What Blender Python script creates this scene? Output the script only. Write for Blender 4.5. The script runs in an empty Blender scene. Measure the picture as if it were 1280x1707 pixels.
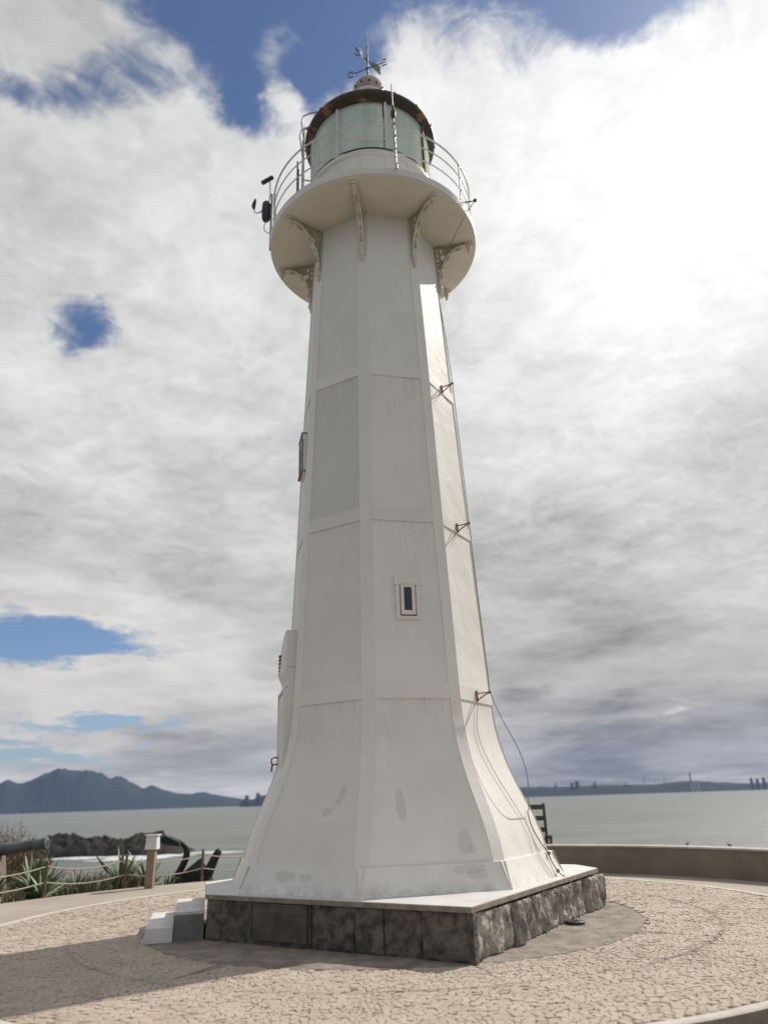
import bpy, math, random
from mathutils import Vector, Matrix, noise
random.seed(7)
sin, cos, pi, rad = math.sin, math.cos, math.pi, math.radians
S = bpy.context.scene
COL = S.collection

# ------------------------------------------------------------------ camera
CAM_P, CAM_R = rad(21.735), rad(-1.888)
fw = Vector((0, cos(CAM_P), sin(CAM_P))); up = Vector((0, -sin(CAM_P), cos(CAM_P))); rt = Vector((1, 0, 0))
r2 = cos(CAM_R)*rt + sin(CAM_R)*up; u2 = -sin(CAM_R)*rt + cos(CAM_R)*up
cam = bpy.data.cameras.new('camera'); co = bpy.data.objects.new('camera', cam); COL.objects.link(co)
M = Matrix((r2, u2, -fw)).transposed().to_4x4(); M.translation = (0, 0, 1.5)
co.matrix_world = M
cam.sensor_fit = 'VERTICAL'; cam.sensor_height = 36; cam.lens = 1202.9/1707*36
cam.clip_start = .05; cam.clip_end = 30000
cam.dof.use_dof = True; cam.dof.focus_distance = 9.8; cam.dof.aperture_fstop = cam.lens/1000/.034
S.camera = co

# ------------------------------------------------------------------ light
SUN_AZ, SUN_EL = math.atan2(.755, .656), rad(43.5)       # azimuth from +Y towards +X
sd = Vector((sin(SUN_AZ)*cos(SUN_EL), cos(SUN_AZ)*cos(SUN_EL), sin(SUN_EL)))
sl = bpy.data.lights.new('sun', 'SUN'); sl.energy = 4.4; sl.angle = rad(.6); sl.color = (1, .95, .87)
so = bpy.data.objects.new('sun', sl); COL.objects.link(so); so.rotation_euler = sd.to_track_quat('Z', 'Y').to_euler()
S.view_settings.view_transform = 'Standard'; S.view_settings.look = 'None'
S.view_settings.exposure = 0; S.view_settings.gamma = 1; S.view_settings.use_curve_mapping = False

# ------------------------------------------------------------------ node helper
class NT:
    def __init__(s, t): s.t = t; s.n = t.nodes; s.l = t.links
    def new(s, ty, ins=None, **kw):
        n = s.n.new(ty)
        for k, v in kw.items(): setattr(n, k, v)
        for k, v in (ins or {}).items():
            i = n.inputs[k]
            if isinstance(v, bpy.types.NodeSocket): s.l.new(v, i)
            else: i.default_value = v
        return n
    def math(s, op, a, b=0., c=0., clamp=False):
        return s.new('ShaderNodeMath', {0: a, 1: b, 2: c}, operation=op, use_clamp=clamp).outputs[0]
    def noise(s, vec, scale, detail=4, rough=.55, dist=0., out=0):
        return s.new('ShaderNodeTexNoise', {'Vector': vec, 'Scale': scale, 'Detail': detail, 'Roughness': rough, 'Distortion': dist}).outputs[out]
    def smooth(s, v, a, b, c=0., d=1.):
        return s.new('ShaderNodeMapRange', {0: v, 1: a, 2: b, 3: c, 4: d}, interpolation_type='SMOOTHSTEP').outputs[0]
    def mix(s, f, a, b, bt='MIX'):
        n = s.new('ShaderNodeMix', data_type='RGBA', blend_type=bt)
        for k, v in ((0, f), (6, a), (7, b)):
            if isinstance(v, bpy.types.NodeSocket): s.l.new(v, n.inputs[k])
            else: n.inputs[k].default_value = v if k == 0 else (*v[:3], 1)
        return n.outputs[2]
    def vm(s, op, a, b=None):
        d = {0: a}
        if b is not None: d[1] = b
        n = s.new('ShaderNodeVectorMath', d, operation=op)
        return n.outputs['Value'] if op in ('LENGTH', 'DOT_PRODUCT', 'DISTANCE') else n.outputs[0]

# ------------------------------------------------------------------ sky
W = bpy.data.worlds.new('World'); S.world = W; W.use_nodes = True
T = NT(W.node_tree); T.n.clear()
tc = T.new('ShaderNodeTexCoord')
D0 = tc.outputs['Generated']
sky = T.new('ShaderNodeTexSky', sky_type='NISHITA', sun_disc=False)
sky.sun_elevation = SUN_EL; sky.sun_rotation = SUN_AZ; sky.air_density = 1.0; sky.dust_density = .6; sky.ozone_density = 1.5
sep = T.new('ShaderNodeSeparateXYZ', {0: D0})
zc = T.math('MAXIMUM', T.math('ADD', sep.outputs[2], .13), .06)
P = T.new('ShaderNodeCombineXYZ', {0: T.math('DIVIDE', sep.outputs[0], zc), 1: T.math('DIVIDE', sep.outputs[1], zc), 2: .37}).outputs[0]
wn = T.noise(P, 2.2, 7, .62, .0, 1)
wv = T.vm('SUBTRACT', wn, (.5, .5, .5))
wsc = T.new('ShaderNodeVectorMath', {0: wv, 3: .26}, operation='SCALE').outputs[0]
DW = T.vm('ADD', D0, wsc)
wsc2 = T.new('ShaderNodeVectorMath', {0: wv, 3: .10}, operation='SCALE').outputs[0]
DW2 = T.vm('ADD', D0, wsc2)
def blob(az, el, ra, re, w, soft=True, rot=0, src=None):
    az, el = rad(az), rad(el)
    m = T.new('ShaderNodeMapping', {'Vector': src or DW, 'Location': (sin(az)*cos(el), cos(az)*cos(el), sin(el)),
              'Rotation': (el, rad(rot), -az), 'Scale': (sin(rad(ra)), .9, sin(rad(re)))}, vector_type='TEXTURE')
    l = T.vm('LENGTH', m.outputs[0])
    return T.smooth(l, 1.0, .0 if soft else .55, 0, w)
def total(base, bl):
    v = base
    for b in bl: v = T.math('ADD', v, b)
    return v
f1 = T.noise(P, 1.7, 9, .58, .3)
f1b = T.noise(T.vm('ADD', P, (7.7, 1.2, 0)), 5.2, 10, .66, .6)
# the cloud bank lies towards the sea (ahead); unseen cover behind the viewer is thinned to dim the ambient light
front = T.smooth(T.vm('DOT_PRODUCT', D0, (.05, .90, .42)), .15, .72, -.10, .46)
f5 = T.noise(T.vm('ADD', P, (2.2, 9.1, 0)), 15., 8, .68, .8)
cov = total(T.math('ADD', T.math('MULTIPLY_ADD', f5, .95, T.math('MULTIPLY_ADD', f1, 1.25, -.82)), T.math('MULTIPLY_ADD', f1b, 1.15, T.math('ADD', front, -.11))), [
    blob(-13, 56.5, 14, 9, -1.15), blob(-10.5, 50.5, 6, 5.5, -1.0), blob(1, 57, 11, 7, -1.15), blob(-3, 52, 8, 6, -1.0), blob(-28, 58, 14, 6, -.6),
    blob(-24.5, 49.5, 9, 5, -.72), blob(-34, 47.5, 9, 3, -.55),
    blob(-7.6, 54.0, 3.6, 6.0, 1.0, rot=8), blob(-6.0, 51.0, 3.0, 3.6, .85), blob(-1, 55.0, 4.5, 2.4, .7), blob(-19, 47, 7, 4, .3), blob(-35, 53, 6, 4, .45),
    blob(34, 55.5, 18, 9, -2.0), blob(10, 57, 8, 3, -.25), blob(-25.5, 34.2, 4.8, 3.9, -1.25, src=DW2), blob(-25, 11.4, 12, 2.7, -1.35, src=DW2), blob(-27.5, 14, 4, 2, -.35, src=DW2),
    blob(-21, 5.7, 13, 1.5, -1.0, src=DW2), blob(-25, 3.3, 9, 1.8, -1.0, src=DW2),
    blob(22, 40, 24, 16, .35), blob(-15, 28, 22, 16, .30), blob(20, 12, 22, 14, .4), blob(-10, 3, 9, 2, .3)])
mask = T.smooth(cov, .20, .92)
f2 = T.noise(P, 1.9, 6, .55, .2)
f3 = T.noise(T.vm('ADD', P, (4.1, 2.3, 0)), 4.5, 8, .6, .3)
lowamp = T.smooth(sep.outputs[2], .02, .42, .22, 1.)
bb0 = T.math('MULTIPLY_ADD', T.smooth(T.noise(P, .95, 3, .5, .4), .38, .62), .16, .525)
bb1 = T.math('MULTIPLY', lowamp, T.math('MULTIPLY_ADD', T.smooth(f1b, .40, .60), .10, -.04))
bb2 = T.math('MULTIPLY', lowamp, T.math('MULTIPLY_ADD', f2, .30, -.15))
bri = total(bb0, [bb1, bb2,
    T.math('MULTIPLY', lowamp, T.math('MULTIPLY_ADD', f3, .34, -.17)), T.math('MULTIPLY', lowamp, T.math('MULTIPLY_ADD', f5, .34, -.17)),
    blob(44, 42, 44, 32, .35), blob(22, 42, 30, 26, .12), blob(-16, 36, 16, 14, .07), blob(30, 23, 12, 6, -.05), blob(17, 12, 18, 7, -.12), blob(22, 4, 28, 10, -.28),
    blob(14, 1, 18, 6, -.14), blob(10.8, 7.0, 2.4, .9, -.15, src=DW2), blob(15.5, 6.0, 4, .9, -.08, src=DW2), blob(21, 5.4, 1.2, .5, .26, src=DW2), blob(-14, 3.0, 16, 5, -.20), blob(-32, 50, 12, 8, -.02),
    blob(-23, 3.9, 2.4, .6, .16, src=DW2)])
bri = T.math('MAXIMUM', bri, .12)
edge = T.smooth(mask, 0, 1, .9, 1)
bri = T.math('MULTIPLY', bri, edge)
warm = T.mix(T.smooth(sep.outputs[2], .0, .5), (1.06, 1.0, .93), (1.0, .998, .995))
cc = T.vm('MULTIPLY', warm, T.new('ShaderNodeCombineXYZ', {0: bri, 1: bri, 2: bri}).outputs[0])
cc = T.new('ShaderNodeVectorMath', {0: cc, 3: 10.}, operation='SCALE').outputs[0]
skyb = T.new('ShaderNodeVectorMath', {0: T.vm('MULTIPLY', sky.outputs[0], (.78, .86, 1.0)), 3: .95}, operation='SCALE').outputs[0]
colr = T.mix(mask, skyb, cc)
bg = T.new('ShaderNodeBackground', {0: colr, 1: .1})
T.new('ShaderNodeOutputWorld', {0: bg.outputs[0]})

# ------------------------------------------------------------------ mesh helpers
class MB:
    def __init__(s): s.v = []; s.f = []; s.m = []
    def add(s, vs, fs, mi=0):
        o = len(s.v); s.v += [tuple(x) for x in vs]; s.f += [tuple(i+o for i in f) for f in fs]; s.m += [mi]*len(fs); return s
    def box(s, a, b, mi=0, M=None):
        vs = [Vector((x, y, z)) for z in (a[2], b[2]) for y in (a[1], b[1]) for x in (a[0], b[0])]
        if M: vs = [M @ v for v in vs]
        return s.add(vs, [(0, 2, 3, 1), (4, 5, 7, 6), (0, 1, 5, 4), (2, 6, 7, 3), (0, 4, 6, 2), (1, 3, 7, 5)], mi)
    def bar(s, p, q, w, h, upv=(0, 0, 1), mi=0):
        p, q = Vector(p), Vector(q); d = (q-p); L = d.length; d.normalize(); u = Vector(upv)
        x = d.cross(u)
        if x.length < 1e-5: x = d.cross(Vector((1, 0, 0)))
        x.normalize(); y = x.cross(d)
        vs = [p+x*a*w/2+y*b*h/2 for a, b in ((-1, -1), (1, -1), (1, 1), (-1, 1))]
        vs += [v+d*L for v in vs]
        return s.add(vs, [(0, 1, 2, 3), (7, 6, 5, 4), (0, 4, 5, 1), (1, 5, 6, 2), (2, 6, 7, 3), (3, 7, 4, 0)], mi)
    def tube(s, pts, r, n=8, closed=False, mi=0):
        pts = [Vector(p) for p in pts]; N = len(pts); rs = r if isinstance(r, (list, tuple)) else [r]*N
        vs = []; prev = None
        for i, p in enumerate(pts):
            if closed: d = pts[(i+1) % N]-pts[i-1]
            else: d = pts[min(i+1, N-1)]-pts[max(i-1, 0)]
            d.normalize()
            if prev is None:
                a = Vector((0, 0, 1)) if abs(d.z) < .9 else Vector((1, 0, 0)); x = d.cross(a).normalized()
            else: x = (prev-d*prev.dot(d)).normalized()
            prev = x; y = d.cross(x)
            vs += [p+(x*cos(2*pi*k/n)+y*sin(2*pi*k/n))*rs[i] for k in range(n)]
        fs = []
        for i in range(N if closed else N-1):
            j = (i+1) % N
            fs += [(i*n+k, i*n+(k+1) % n, j*n+(k+1) % n, j*n+k) for k in range(n)]
        if not closed: fs += [tuple(range(n))[::-1], tuple((N-1)*n+k for k in range(n))]
        return s.add(vs, fs, mi)
    def lathe(s, prof, n=48, c=(0, 0), mi=0, cap=True, a0=0, a1=2*pi):
        full = abs(a1-a0-2*pi) < 1e-6; nn = n if full else n+1
        vs = [(c[0]+r*sin(a0+(a1-a0)*k/n), c[1]-r*cos(a0+(a1-a0)*k/n), z) for r, z in prof for k in range(nn)]
        fs = []
        for i in range(len(prof)-1):
            for k in range(n):
                k2 = (k+1) % nn
                fs.append((i*nn+k, i*nn+k2, (i+1)*nn+k2, (i+1)*nn+k))
        if cap and full: fs += [tuple(range(nn))[::-1], tuple((len(prof)-1)*nn+k for k in range(nn))]
        return s.add(vs, fs, mi)
    def prism(s, poly, z0, z1, mi=0):
        n = len(poly); vs = [(x, y, z0) for x, y in poly]+[(x, y, z1) for x, y in poly]
        return s.add(vs, [tuple(range(n))[::-1], tuple(range(n, 2*n))]+[(i, (i+1) % n, n+(i+1) % n, n+i) for i in range(n)], mi)
    def extr(s, poly, d, M=None, mi=0):        # poly of 3D points, extruded by vector d
        n = len(poly); a = [Vector(p) for p in poly]; b = [p+Vector(d) for p in a]
        return s.add(a+b, [tuple(range(n))[::-1], tuple(range(n, 2*n))]+[(i, (i+1) % n, n+(i+1) % n, n+i) for i in range(n)], mi)
    def sphere(s, c, r, n=16, m=10, mi=0, sc=(1, 1, 1)):
        prof = [(max(r*sin(pi*i/m), 1e-4), -r*cos(pi*i/m)) for i in range(m+1)]
        vs = [(c[0]+q*cos(2*pi*k/n)*sc[0], c[1]+q*sin(2*pi*k/n)*sc[1], c[2]+z*sc[2]) for q, z in prof for k in range(n)]
        fs = [(i*n+k, i*n+(k+1) % n, (i+1)*n+(k+1) % n, (i+1)*n+k) for i in range(m) for k in range(n)]
        return s.add(vs, fs, mi)
    def mesh(s, name, smooth=None):
        me = bpy.data.meshes.new(name); me.from_pydata(s.v, [], s.f); me.validate()
        if len(s.m) == len(me.polygons): me.polygons.foreach_set('material_index', s.m)
        if smooth is not None:
            me.polygons.foreach_set('use_smooth', [True]*len(me.polygons))
            me.set_sharp_from_angle(angle=rad(smooth))
        me.update(); return me
    def build(s, name, mats, parent=None, smooth=None, loc=(0, 0, 0), rz=0):
        me = s.mesh(name, smooth)
        for m in (mats if isinstance(mats, (list, tuple)) else [mats]): me.materials.append(m)
        o = bpy.data.objects.new(name, me); COL.objects.link(o); o.location = loc; o.rotation_euler = (0, 0, rz)
        if parent: o.parent = parent
        return o
def tag(o, label=None, cat=None, group=None, kind=None):
    for k, v in (('label', label), ('category', cat), ('group', group), ('kind', kind)):
        if v: o[k] = v
    return o
def empty(name, loc=(0, 0, 0), rz=0):
    o = bpy.data.objects.new(name, None); COL.objects.link(o); o.location = loc; o.rotation_euler = (0, 0, rz); return o
def dup(o, parent=None, loc=None, rz=None):
    c = o.copy(); COL.objects.link(c); c.parent = parent
    if loc is not None: c.location = loc
    if rz is not None: c.rotation_euler = (0, 0, rz)
    for ch in [x for x in bpy.data.objects if x.parent == o]: dup(ch, c)
    return c

# ------------------------------------------------------------------ materials
MATS = {}
def mat(name, color, rough=.6, metal=0., nscale=6., namt=.15, bump=0., bscale=40., color2=None, coords='Object', spec=.5, fn=None, detail=6):
    m = bpy.data.materials.new(name); m.use_nodes = True; t = NT(m.node_tree); t.n.clear()
    tc = t.new('ShaderNodeTexCoord'); v = tc.outputs[coords]
    nz = t.noise(v, nscale, detail, .6)
    c2 = color2 or tuple(c*(1-namt) for c in color)
    col = t.mix(t.smooth(nz, .32, .68), color, c2)
    b = t.new('ShaderNodeBsdfPrincipled', {'Roughness': rough, 'Metallic': metal, 'Specular IOR Level': spec})
    if fn: col = fn(t, v, col, b)
    t.l.new(col, b.inputs['Base Color'])
    if bump:
        bn = t.new('ShaderNodeBump', {'Height': t.noise(v, bscale, 6, .6), 'Strength': 1., 'Distance': bump})
        if not b.inputs['Normal'].is_linked: t.l.new(bn.outputs[0], b.inputs['Normal'])
    t.new('ShaderNodeOutputMaterial', {0: b.outputs[0]})
    MATS[name] = m; return m

def paint(name, base=(.79, .758, .70), patches=(), dirt=.0, rough=.60, streak=.09):
    def fn(t, v, col, b):
        s = t.new('ShaderNodeSeparateXYZ', {0: v})
        # repainted, slightly greyer blotches and faint vertical streaks
        bl = t.smooth(t.noise(v, .9, 5, .65, .5), .50, .62)
        col = t.mix(t.math('MULTIPLY', bl, .5), col, tuple(c*.91 for c in base))
        sv = t.vm('MULTIPLY', v, (14., 14., .55))
        st = t.smooth(t.noise(sv, 1., 4, .6), .52, .78)
        col = t.mix(t.math('MULTIPLY', st, streak*2.2), col, tuple(c*k for c, k in zip(base, (.78, .74, .66))))
        # small chips and rust freckles
        ch = t.smooth(t.noise(v, 21., 3, .5), .735, .76)
        col = t.mix(t.math('MULTIPLY', ch, .55), col, (.30, .22, .15))
        run = t.smooth(t.noise(t.vm('MULTIPLY', v, (22., 22., .8)), 1., 4, .6), .50, .66); gz = 0.
        for zs_ in (2.74, 5.31, 7.85, 11.37):
            up_ = t.smooth(s.outputs[2], zs_-.95, zs_-.02); g_ = t.math('MULTIPLY', up_, t.math('LESS_THAN', s.outputs[2], zs_)); gz = g_ if gz == 0. else t.math('ADD', gz, g_)
        col = t.mix(t.math('MULTIPLY', t.math('MULTIPLY', gz, run), .20), col, (.46, .37, .27))
        foot = t.math('MULTIPLY', t.smooth(s.outputs[2], .66, .495), t.smooth(t.noise(v, 6., 6, .65), .38, .62))
        col = t.mix(t.math('MULTIPLY', foot, .45), col, (.40, .35, .28))
        wn = t.noise(v, 9., 4, .6, 0, 1); vw = t.vm('ADD', v, t.new('ShaderNodeVectorMath', {0: t.vm('SUBTRACT', wn, (.5, .5, .5)), 3: .10}, operation='SCALE').outputs[0])
        for (x, z, rx, rz) in patches:
            sx = t.new('ShaderNodeSeparateXYZ', {0: vw})
            ax = t.math('DIVIDE', t.math('SUBTRACT', sx.outputs[0], x), rx); az = t.math('DIVIDE', t.math('SUBTRACT', sx.outputs[2], z), rz)
            d = t.math('ADD', t.math('POWER', t.math('ABSOLUTE', ax), 3.), t.math('POWER', t.math('ABSOLUTE', az), 3.))
            col = t.mix(t.smooth(d, 1.15, .8, 0, .42), col, (.50, .48, .42))
        if dirt:
            dn = t.smooth(t.noise(v, 3.3, 8, .7, .6), .42, .72)
            col = t.mix(t.math('MULTIPLY', dn, dirt), col, (.30, .235, .165))
        rg = t.math('MULTIPLY_ADD', t.noise(v, 5., 4, .6), .22, rough-.10)
        t.l.new(rg, b.inputs['Roughness'])
        bh = t.math('ADD', t.math('MULTIPLY', t.noise(v, 2.0, 3, .5), 1.0), t.math('MULTIPLY', t.noise(v, 38., 5, .6), .05))
        bn = t.new('ShaderNodeBump', {'Height': bh, 'Strength': 1., 'Distance': .022})
        t.l.new(bn.outputs[0], b.inputs['Normal'])
        return col
    return mat(name, base, rough, nscale=1.6, namt=.05, fn=fn, spec=.16)

m_paint = paint('white_paint')
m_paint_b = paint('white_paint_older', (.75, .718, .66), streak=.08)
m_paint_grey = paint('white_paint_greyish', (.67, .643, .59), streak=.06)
m_paint_L0 = paint('white_paint_patched_left', (.775, .74, .68), patches=((.38, 1.60, .045, .07), (.34, 1.5, .05, .05), (.21, 1.38, .07, .04)))
m_paint_R0 = paint('white_paint_patched_right', (.78, .745, .685), patches=((-.31, 1.43, .055, .17), (.42, 1.0, .08, .13), (.5, .93, .06, .05)))
m_skirt = paint('white_paint_skirt', (.79, .758, .70), streak=.06, dirt=.10)
m_skirt_L = paint('white_paint_skirt_left', (.79, .758, .70), patches=((-.22, .685, .16, .055), (.08, .675, .09, .04)), dirt=.10)
m_skirt_R = paint('white_paint_skirt_right', (.79, .758, .70), patches=((.42, .72, .2, .05), (.5, .67, .12, .06)), dirt=.10)
m_under = paint('white_paint_grimy', (.82, .765, .69), dirt=.10, streak=.05, rough=.6)
m_iron = paint('cast_iron_grimy_white', (.74, .68, .59), dirt=.40, streak=.04, rough=.6)
m_rail = paint('rail_paint', (.70, .69, .66), dirt=.25, rough=.45, streak=.04)
m_rust = mat('rusty_iron', (.16, .075, .04), .8, nscale=30, color2=(.30, .17, .10))
m_dark = mat('dark_plastic', (.025, .028, .033), .45, nscale=10)
m_metal = mat('galvanised_metal', (.50, .50, .49), .5, .25, nscale=12, namt=.3)
m_vane = mat('vane_metal', (.10, .105, .105), .45, .6, nscale=20, namt=.4)
m_fin = mat('vane_verdigris', (.20, .25, .22), .6, .3, nscale=20, namt=.3)
def copper_fn(t, v, col, b):
    a = t.smooth(t.noise(v, 3.1, 7, .65, .4), .555, .60)
    col = t.mix(t.math('MULTIPLY', a, .85), col, (.33, .16, .085))
    sv = t.vm('MULTIPLY', v, (9., 9., 1.2)); col = t.mix(t.smooth(t.noise(sv, 2., 5, .6), .5, .7, 0, .5), col, (.03, .024, .02))
    return col
m_copper = mat('weathered_copper', (.085, .058, .046), .5, .35, nscale=5, color2=(.05, .038, .033), bump=.01, bscale=12, fn=copper_fn)
m_ball = mat('copper_ball', (.42, .31, .27), .3, .7, nscale=9, color2=(.27, .20, .17), bump=.004, bscale=20)
m_lens = mat('lens_glass_green', (.27, .36, .31), .12, nscale=3, namt=.1)
m_cable = mat('cable_brown', (.22, .19, .16), .7)
m_cable_b = mat('cable_pale', (.45, .43, .40), .7)
m_slab_top = mat('painted_slab_top', (.62, .605, .58), .6, nscale=2.5, namt=.15, bump=.004, bscale=30)
m_slab_edge = mat('slab_edge_cement', (.31, .26, .20), .85, nscale=7, color2=(.20, .165, .13), bump=.01, bscale=30)
m_rock = mat('rough_granite', (.56, .50, .43), .8, nscale=5.5, color2=(.19, .165, .14), bump=.05, bscale=22, spec=.5, detail=10)  # mottling contrast widened to suggest lit tops and shaded hollows
m_slabdark = mat('dark_dressed_granite', (.18, .155, .125), .75, nscale=8.5, color2=(.045, .04, .034), bump=.03, bscale=22, detail=9)
m_bronze = mat('plaque_bronze', (.15, .12, .075), .6, .3, nscale=6, color2=(.075, .066, .05), bump=.004, bscale=20)
m_step = mat('step_white_paint', (.70, .68, .65), .7, nscale=4, namt=.25, bump=.01)
m_stepside = mat('step_cement', (.20, .19, .175), .8, nscale=5, namt=.3, bump=.008)
m_path = mat('path_concrete', (.37, .315, .255), .9, nscale=.9, color2=(.31, .265, .215), bump=.006, bscale=25)
m_kerb = mat('kerb_limewashed', (.56, .51, .45), .85, nscale=4, color2=(.44, .39, .33), bump=.006, bscale=30)
m_kerbface = mat('kerb_side_shaded', (.24, .20, .165), .9, nscale=5, namt=.3, bump=.01)  # kerb side toned dark to imitate its shade
m_cement = mat('dark_cement', (.31, .26, .21), .9, nscale=4.2, color2=(.17, .142, .118), bump=.03, bscale=12, detail=9)
m_wall = mat('rendered_wall_shaded', (.20, .165, .13), .9, nscale=1.3, color2=(.155, .128, .10), bump=.006, bscale=18)  # shade on the viewer's side of the wall put into the colour
m_walltop = mat('wall_coping_sunlit', (.47, .42, .36), .9, nscale=3, namt=.2, bump=.006)  # wall top coloured paler to imitate sunlight on it
def stone_fn(t, v, col, b):
    # inlaid darker lines of the compass design, laid flat in the paving (ring and rays)
    s = t.new('ShaderNodeSeparateXYZ', {0: v})
    r = t.math('SQRT', t.math('ADD', t.math('MULTIPLY', s.outputs[0], s.outputs[0]), t.math('MULTIPLY', s.outputs[1], s.outputs[1])))
    rw = t.math('ADD', r, t.math('MULTIPLY_ADD', t.noise(v, 5., 3, .5), .03, -.015))
    ring = t.smooth(t.math('ABSOLUTE', t.math('SUBTRACT', rw, 4.15)), .045, .018)
    # only some stretches of the ring remain readable
    rm = t.smooth(t.noise(v, .42, 2, .5), .40, .56)
    m = t.math('MULTIPLY', ring, T_max(t, rm, .35))
    for k in range(8):
        a = PH+pi/8+k*pi/4; n = (sin(a), -cos(a), 0); tt = (cos(a), sin(a), 0)
        al = t.vm('DOT_PRODUCT', v, n); la = t.math('ABSOLUTE', t.vm('DOT_PRODUCT', v, tt))
        w = t.smooth(al, 3.25, 4.12, .085 if k % 2 else .03, .004); w2 = t.math('SUBTRACT', w, la)
        q = t.math('MULTIPLY', t.smooth(w2, -.006, .006), t.math('MULTIPLY', t.math('GREATER_THAN', al, 3.24), t.math('LESS_THAN', al, 4.14)))
        m = t.math('MAXIMUM', m, q)
    col = t.mix(t.math('MULTIPLY', m, .72), col, (.16, .125, .10))
    # stone to stone difference
    oi = t.new('ShaderNodeNewGeometry').outputs['Random Per Island']
    col = t.mix(t.math('MULTIPLY', oi, .30), col, (.34, .265, .20))
    col = t.mix(t.smooth(t.noise(v, .7, 4, .6), .5, .75, 0, .35), col, (.36, .285, .215))
    return col
def T_max(t, a, b): return t.math('MAXIMUM', a, b)

# ------------------------------------------------------------------ layout constants
C = Vector((-.0407, 11.2612, 0)); PH = rad(-8.965); CH = .0926
FA = lambda k: PH+pi/8+k*pi/4           # azimuth of face k  (0 = front right, -1 = front left, 1 = sunlit right)
def pol(r, a, z=0.): return Vector((C.x+r*sin(a), C.y-r*cos(a), z))
LV = [(.783, 2.165), (1.0, 2.112), (1.25, 2.02), (1.5, 1.90), (1.8, 1.765), (2.1, 1.665), (2.4, 1.60), (2.74, 1.567), (5.31, 1.4426), (7.85, 1.336), (11.38, 1.168)]
def RC(z):
    for (a, ra), (b, rb) in zip(LV, LV[1:]):
        if z <= b+1e-9: return ra+(rb-ra)*(z-a)/(b-a)
    return LV[-1][1]
def AP(z): return RC(z)*cos(pi/8)+CH*sin(pi/8)     # apothem of a face plane
def HW(z): return RC(z)*sin(pi/8)-CH*cos(pi/8)     # half width of a face
m_stone = mat('paving_limestone', (.475, .40, .325), .85, nscale=2.5, color2=(.405, .335, .265), bump=.004, bscale=40, fn=stone_fn)
m_mortar = mat('paving_mortar', (.18, .15, .12), .95, nscale=7, color2=(.42, .36, .29))

# ------------------------------------------------------------------ ground, paving
g = MB()
rs = [0, 5, 9.0, 9.7, 10.6, 11.8, 13.5, 16, 20, 26, 34]
def tz(r, a):
    if cos(a) > .55: return -.16 if r < 30 else -2.-(r-30)*.4     # towards and behind the camera: plateau
    prof = [(9.0, -.16), (9.7, -.22), (10.6, -.38), (11.8, -.75), (13.5, -1.9), (16, -4.2), (20, -8), (26, -11.5), (34, -14)]
    if r <= 9: return -.16
    for (x0, z0), (x1, z1) in zip(prof, prof[1:]):
        if r <= x1: return z0+(z1-z0)*(r-x0)/(x1-x0)+(noise.noise(Vector((r*.7*sin(a), r*.7*cos(a), 3)))*.25 if r > 10.6 else 0)
    return -14
NA = 160
g.v = [(C.x, C.y, -.16)]+[tuple(pol(r, 2*pi*k/NA, tz(r, 2*pi*k/NA)-.01)) for r in rs[1:] for k in range(NA)]
g.f = [(0, 1+k, 1+(k+1) % NA) for k in range(NA)]+[(1+i*NA+k, 1+i*NA+NA+k, 1+i*NA+NA+(k+1) % NA, 1+i*NA+(k+1) % NA) for i in range(len(rs)-2) for k in range(NA)]
g.f = [f[::-1] if len(f) == 4 else f for f in g.f]; g.m = [0]*len(g.f)
m_soil = mat('hill_soil', (.16, .125, .085), .95, nscale=1.2, color2=(.09, .085, .05), bump=.05, bscale=6)
tag(g.build('hill_ground', m_soil, smooth=60), kind='structure')
g = MB(); g.lathe([(5.66, -.15), (8.9, -.15), (8.9, -.30)], 160, C, cap=False)
tag(g.build('path', m_path), kind='structure')
# base under the stones, dark cement disc in the middle
g = MB(); g.lathe([(5.56, -.010), (0.001, -.010)], 120, (0, 0), cap=False)
paving = g.build('plaza_paving', m_mortar, loc=C); tag(paving, kind='structure')
g = MB(); g.lathe([(3.28, -.03), (3.26, -.0008), (3.16, -.0005), (.01, -.0005)], 120, (0, 0), cap=False, mi=0)
g.build('cement_disc', m_cement, paving)
g = MB(); g.lathe([(5.56, -.03), (5.56, .006), (5.58, .012), (5.66, .012), (5.68, .0)], 160, (0, 0), cap=False)
g.lathe([(5.68, .0), (5.685, -.16)], 160, (0, 0), cap=False, mi=1)
tag(g.build('kerb', [m_kerb, m_kerbface], loc=C), kind='structure')
# cobbles: meandering courses of irregular setts
def wp(u, v):
    n1 = noise.noise_vector(Vector((u*.35, v*.35, 1.7)))*.35
    n2 = noise.noise_vector(Vector((u*1.6, v*1.6, 5.1)))*.085
    n3 = noise.noise_vector(Vector((u*6.5, v*6.5, 9.3)))*.022
    return u+n1.x+n2.x+n3.x, v+n1.y+n2.y+n3.y
RH = .056; stones = []
rows = int(12.4/RH)
for j in range(rows):
    v0 = -6.2+j*RH; u = -6.2+random.random()*.1
    while u < 6.2:
        w = random.uniform(.048, .092); u1 = u+w
        if (u+w/2)**2+(v0+RH/2)**2 < 6.1**2 and (u+w/2)**2+(v0+RH/2)**2 > 2.7**2:
            sk = random.uniform(-.014, .014)
            pts = [wp(u+sk, v0), wp((u+u1)/2, v0), wp(u1+sk, v0), wp(u1, v0+RH*.5), wp(u1-sk, v0+RH), wp((u+u1)/2, v0+RH), wp(u-sk, v0+RH), wp(u, v0+RH*.5)]
            cx = sum(p[0] for p in pts)/8; cy = sum(p[1] for p in pts)/8; r = math.hypot(cx, cy)
            if 3.30 < r < 5.53: stones.append((cx, cy, pts))
        u = u1
camd = lambda s: math.hypot(s[0]+C.x, s[1]+C.y)
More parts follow.
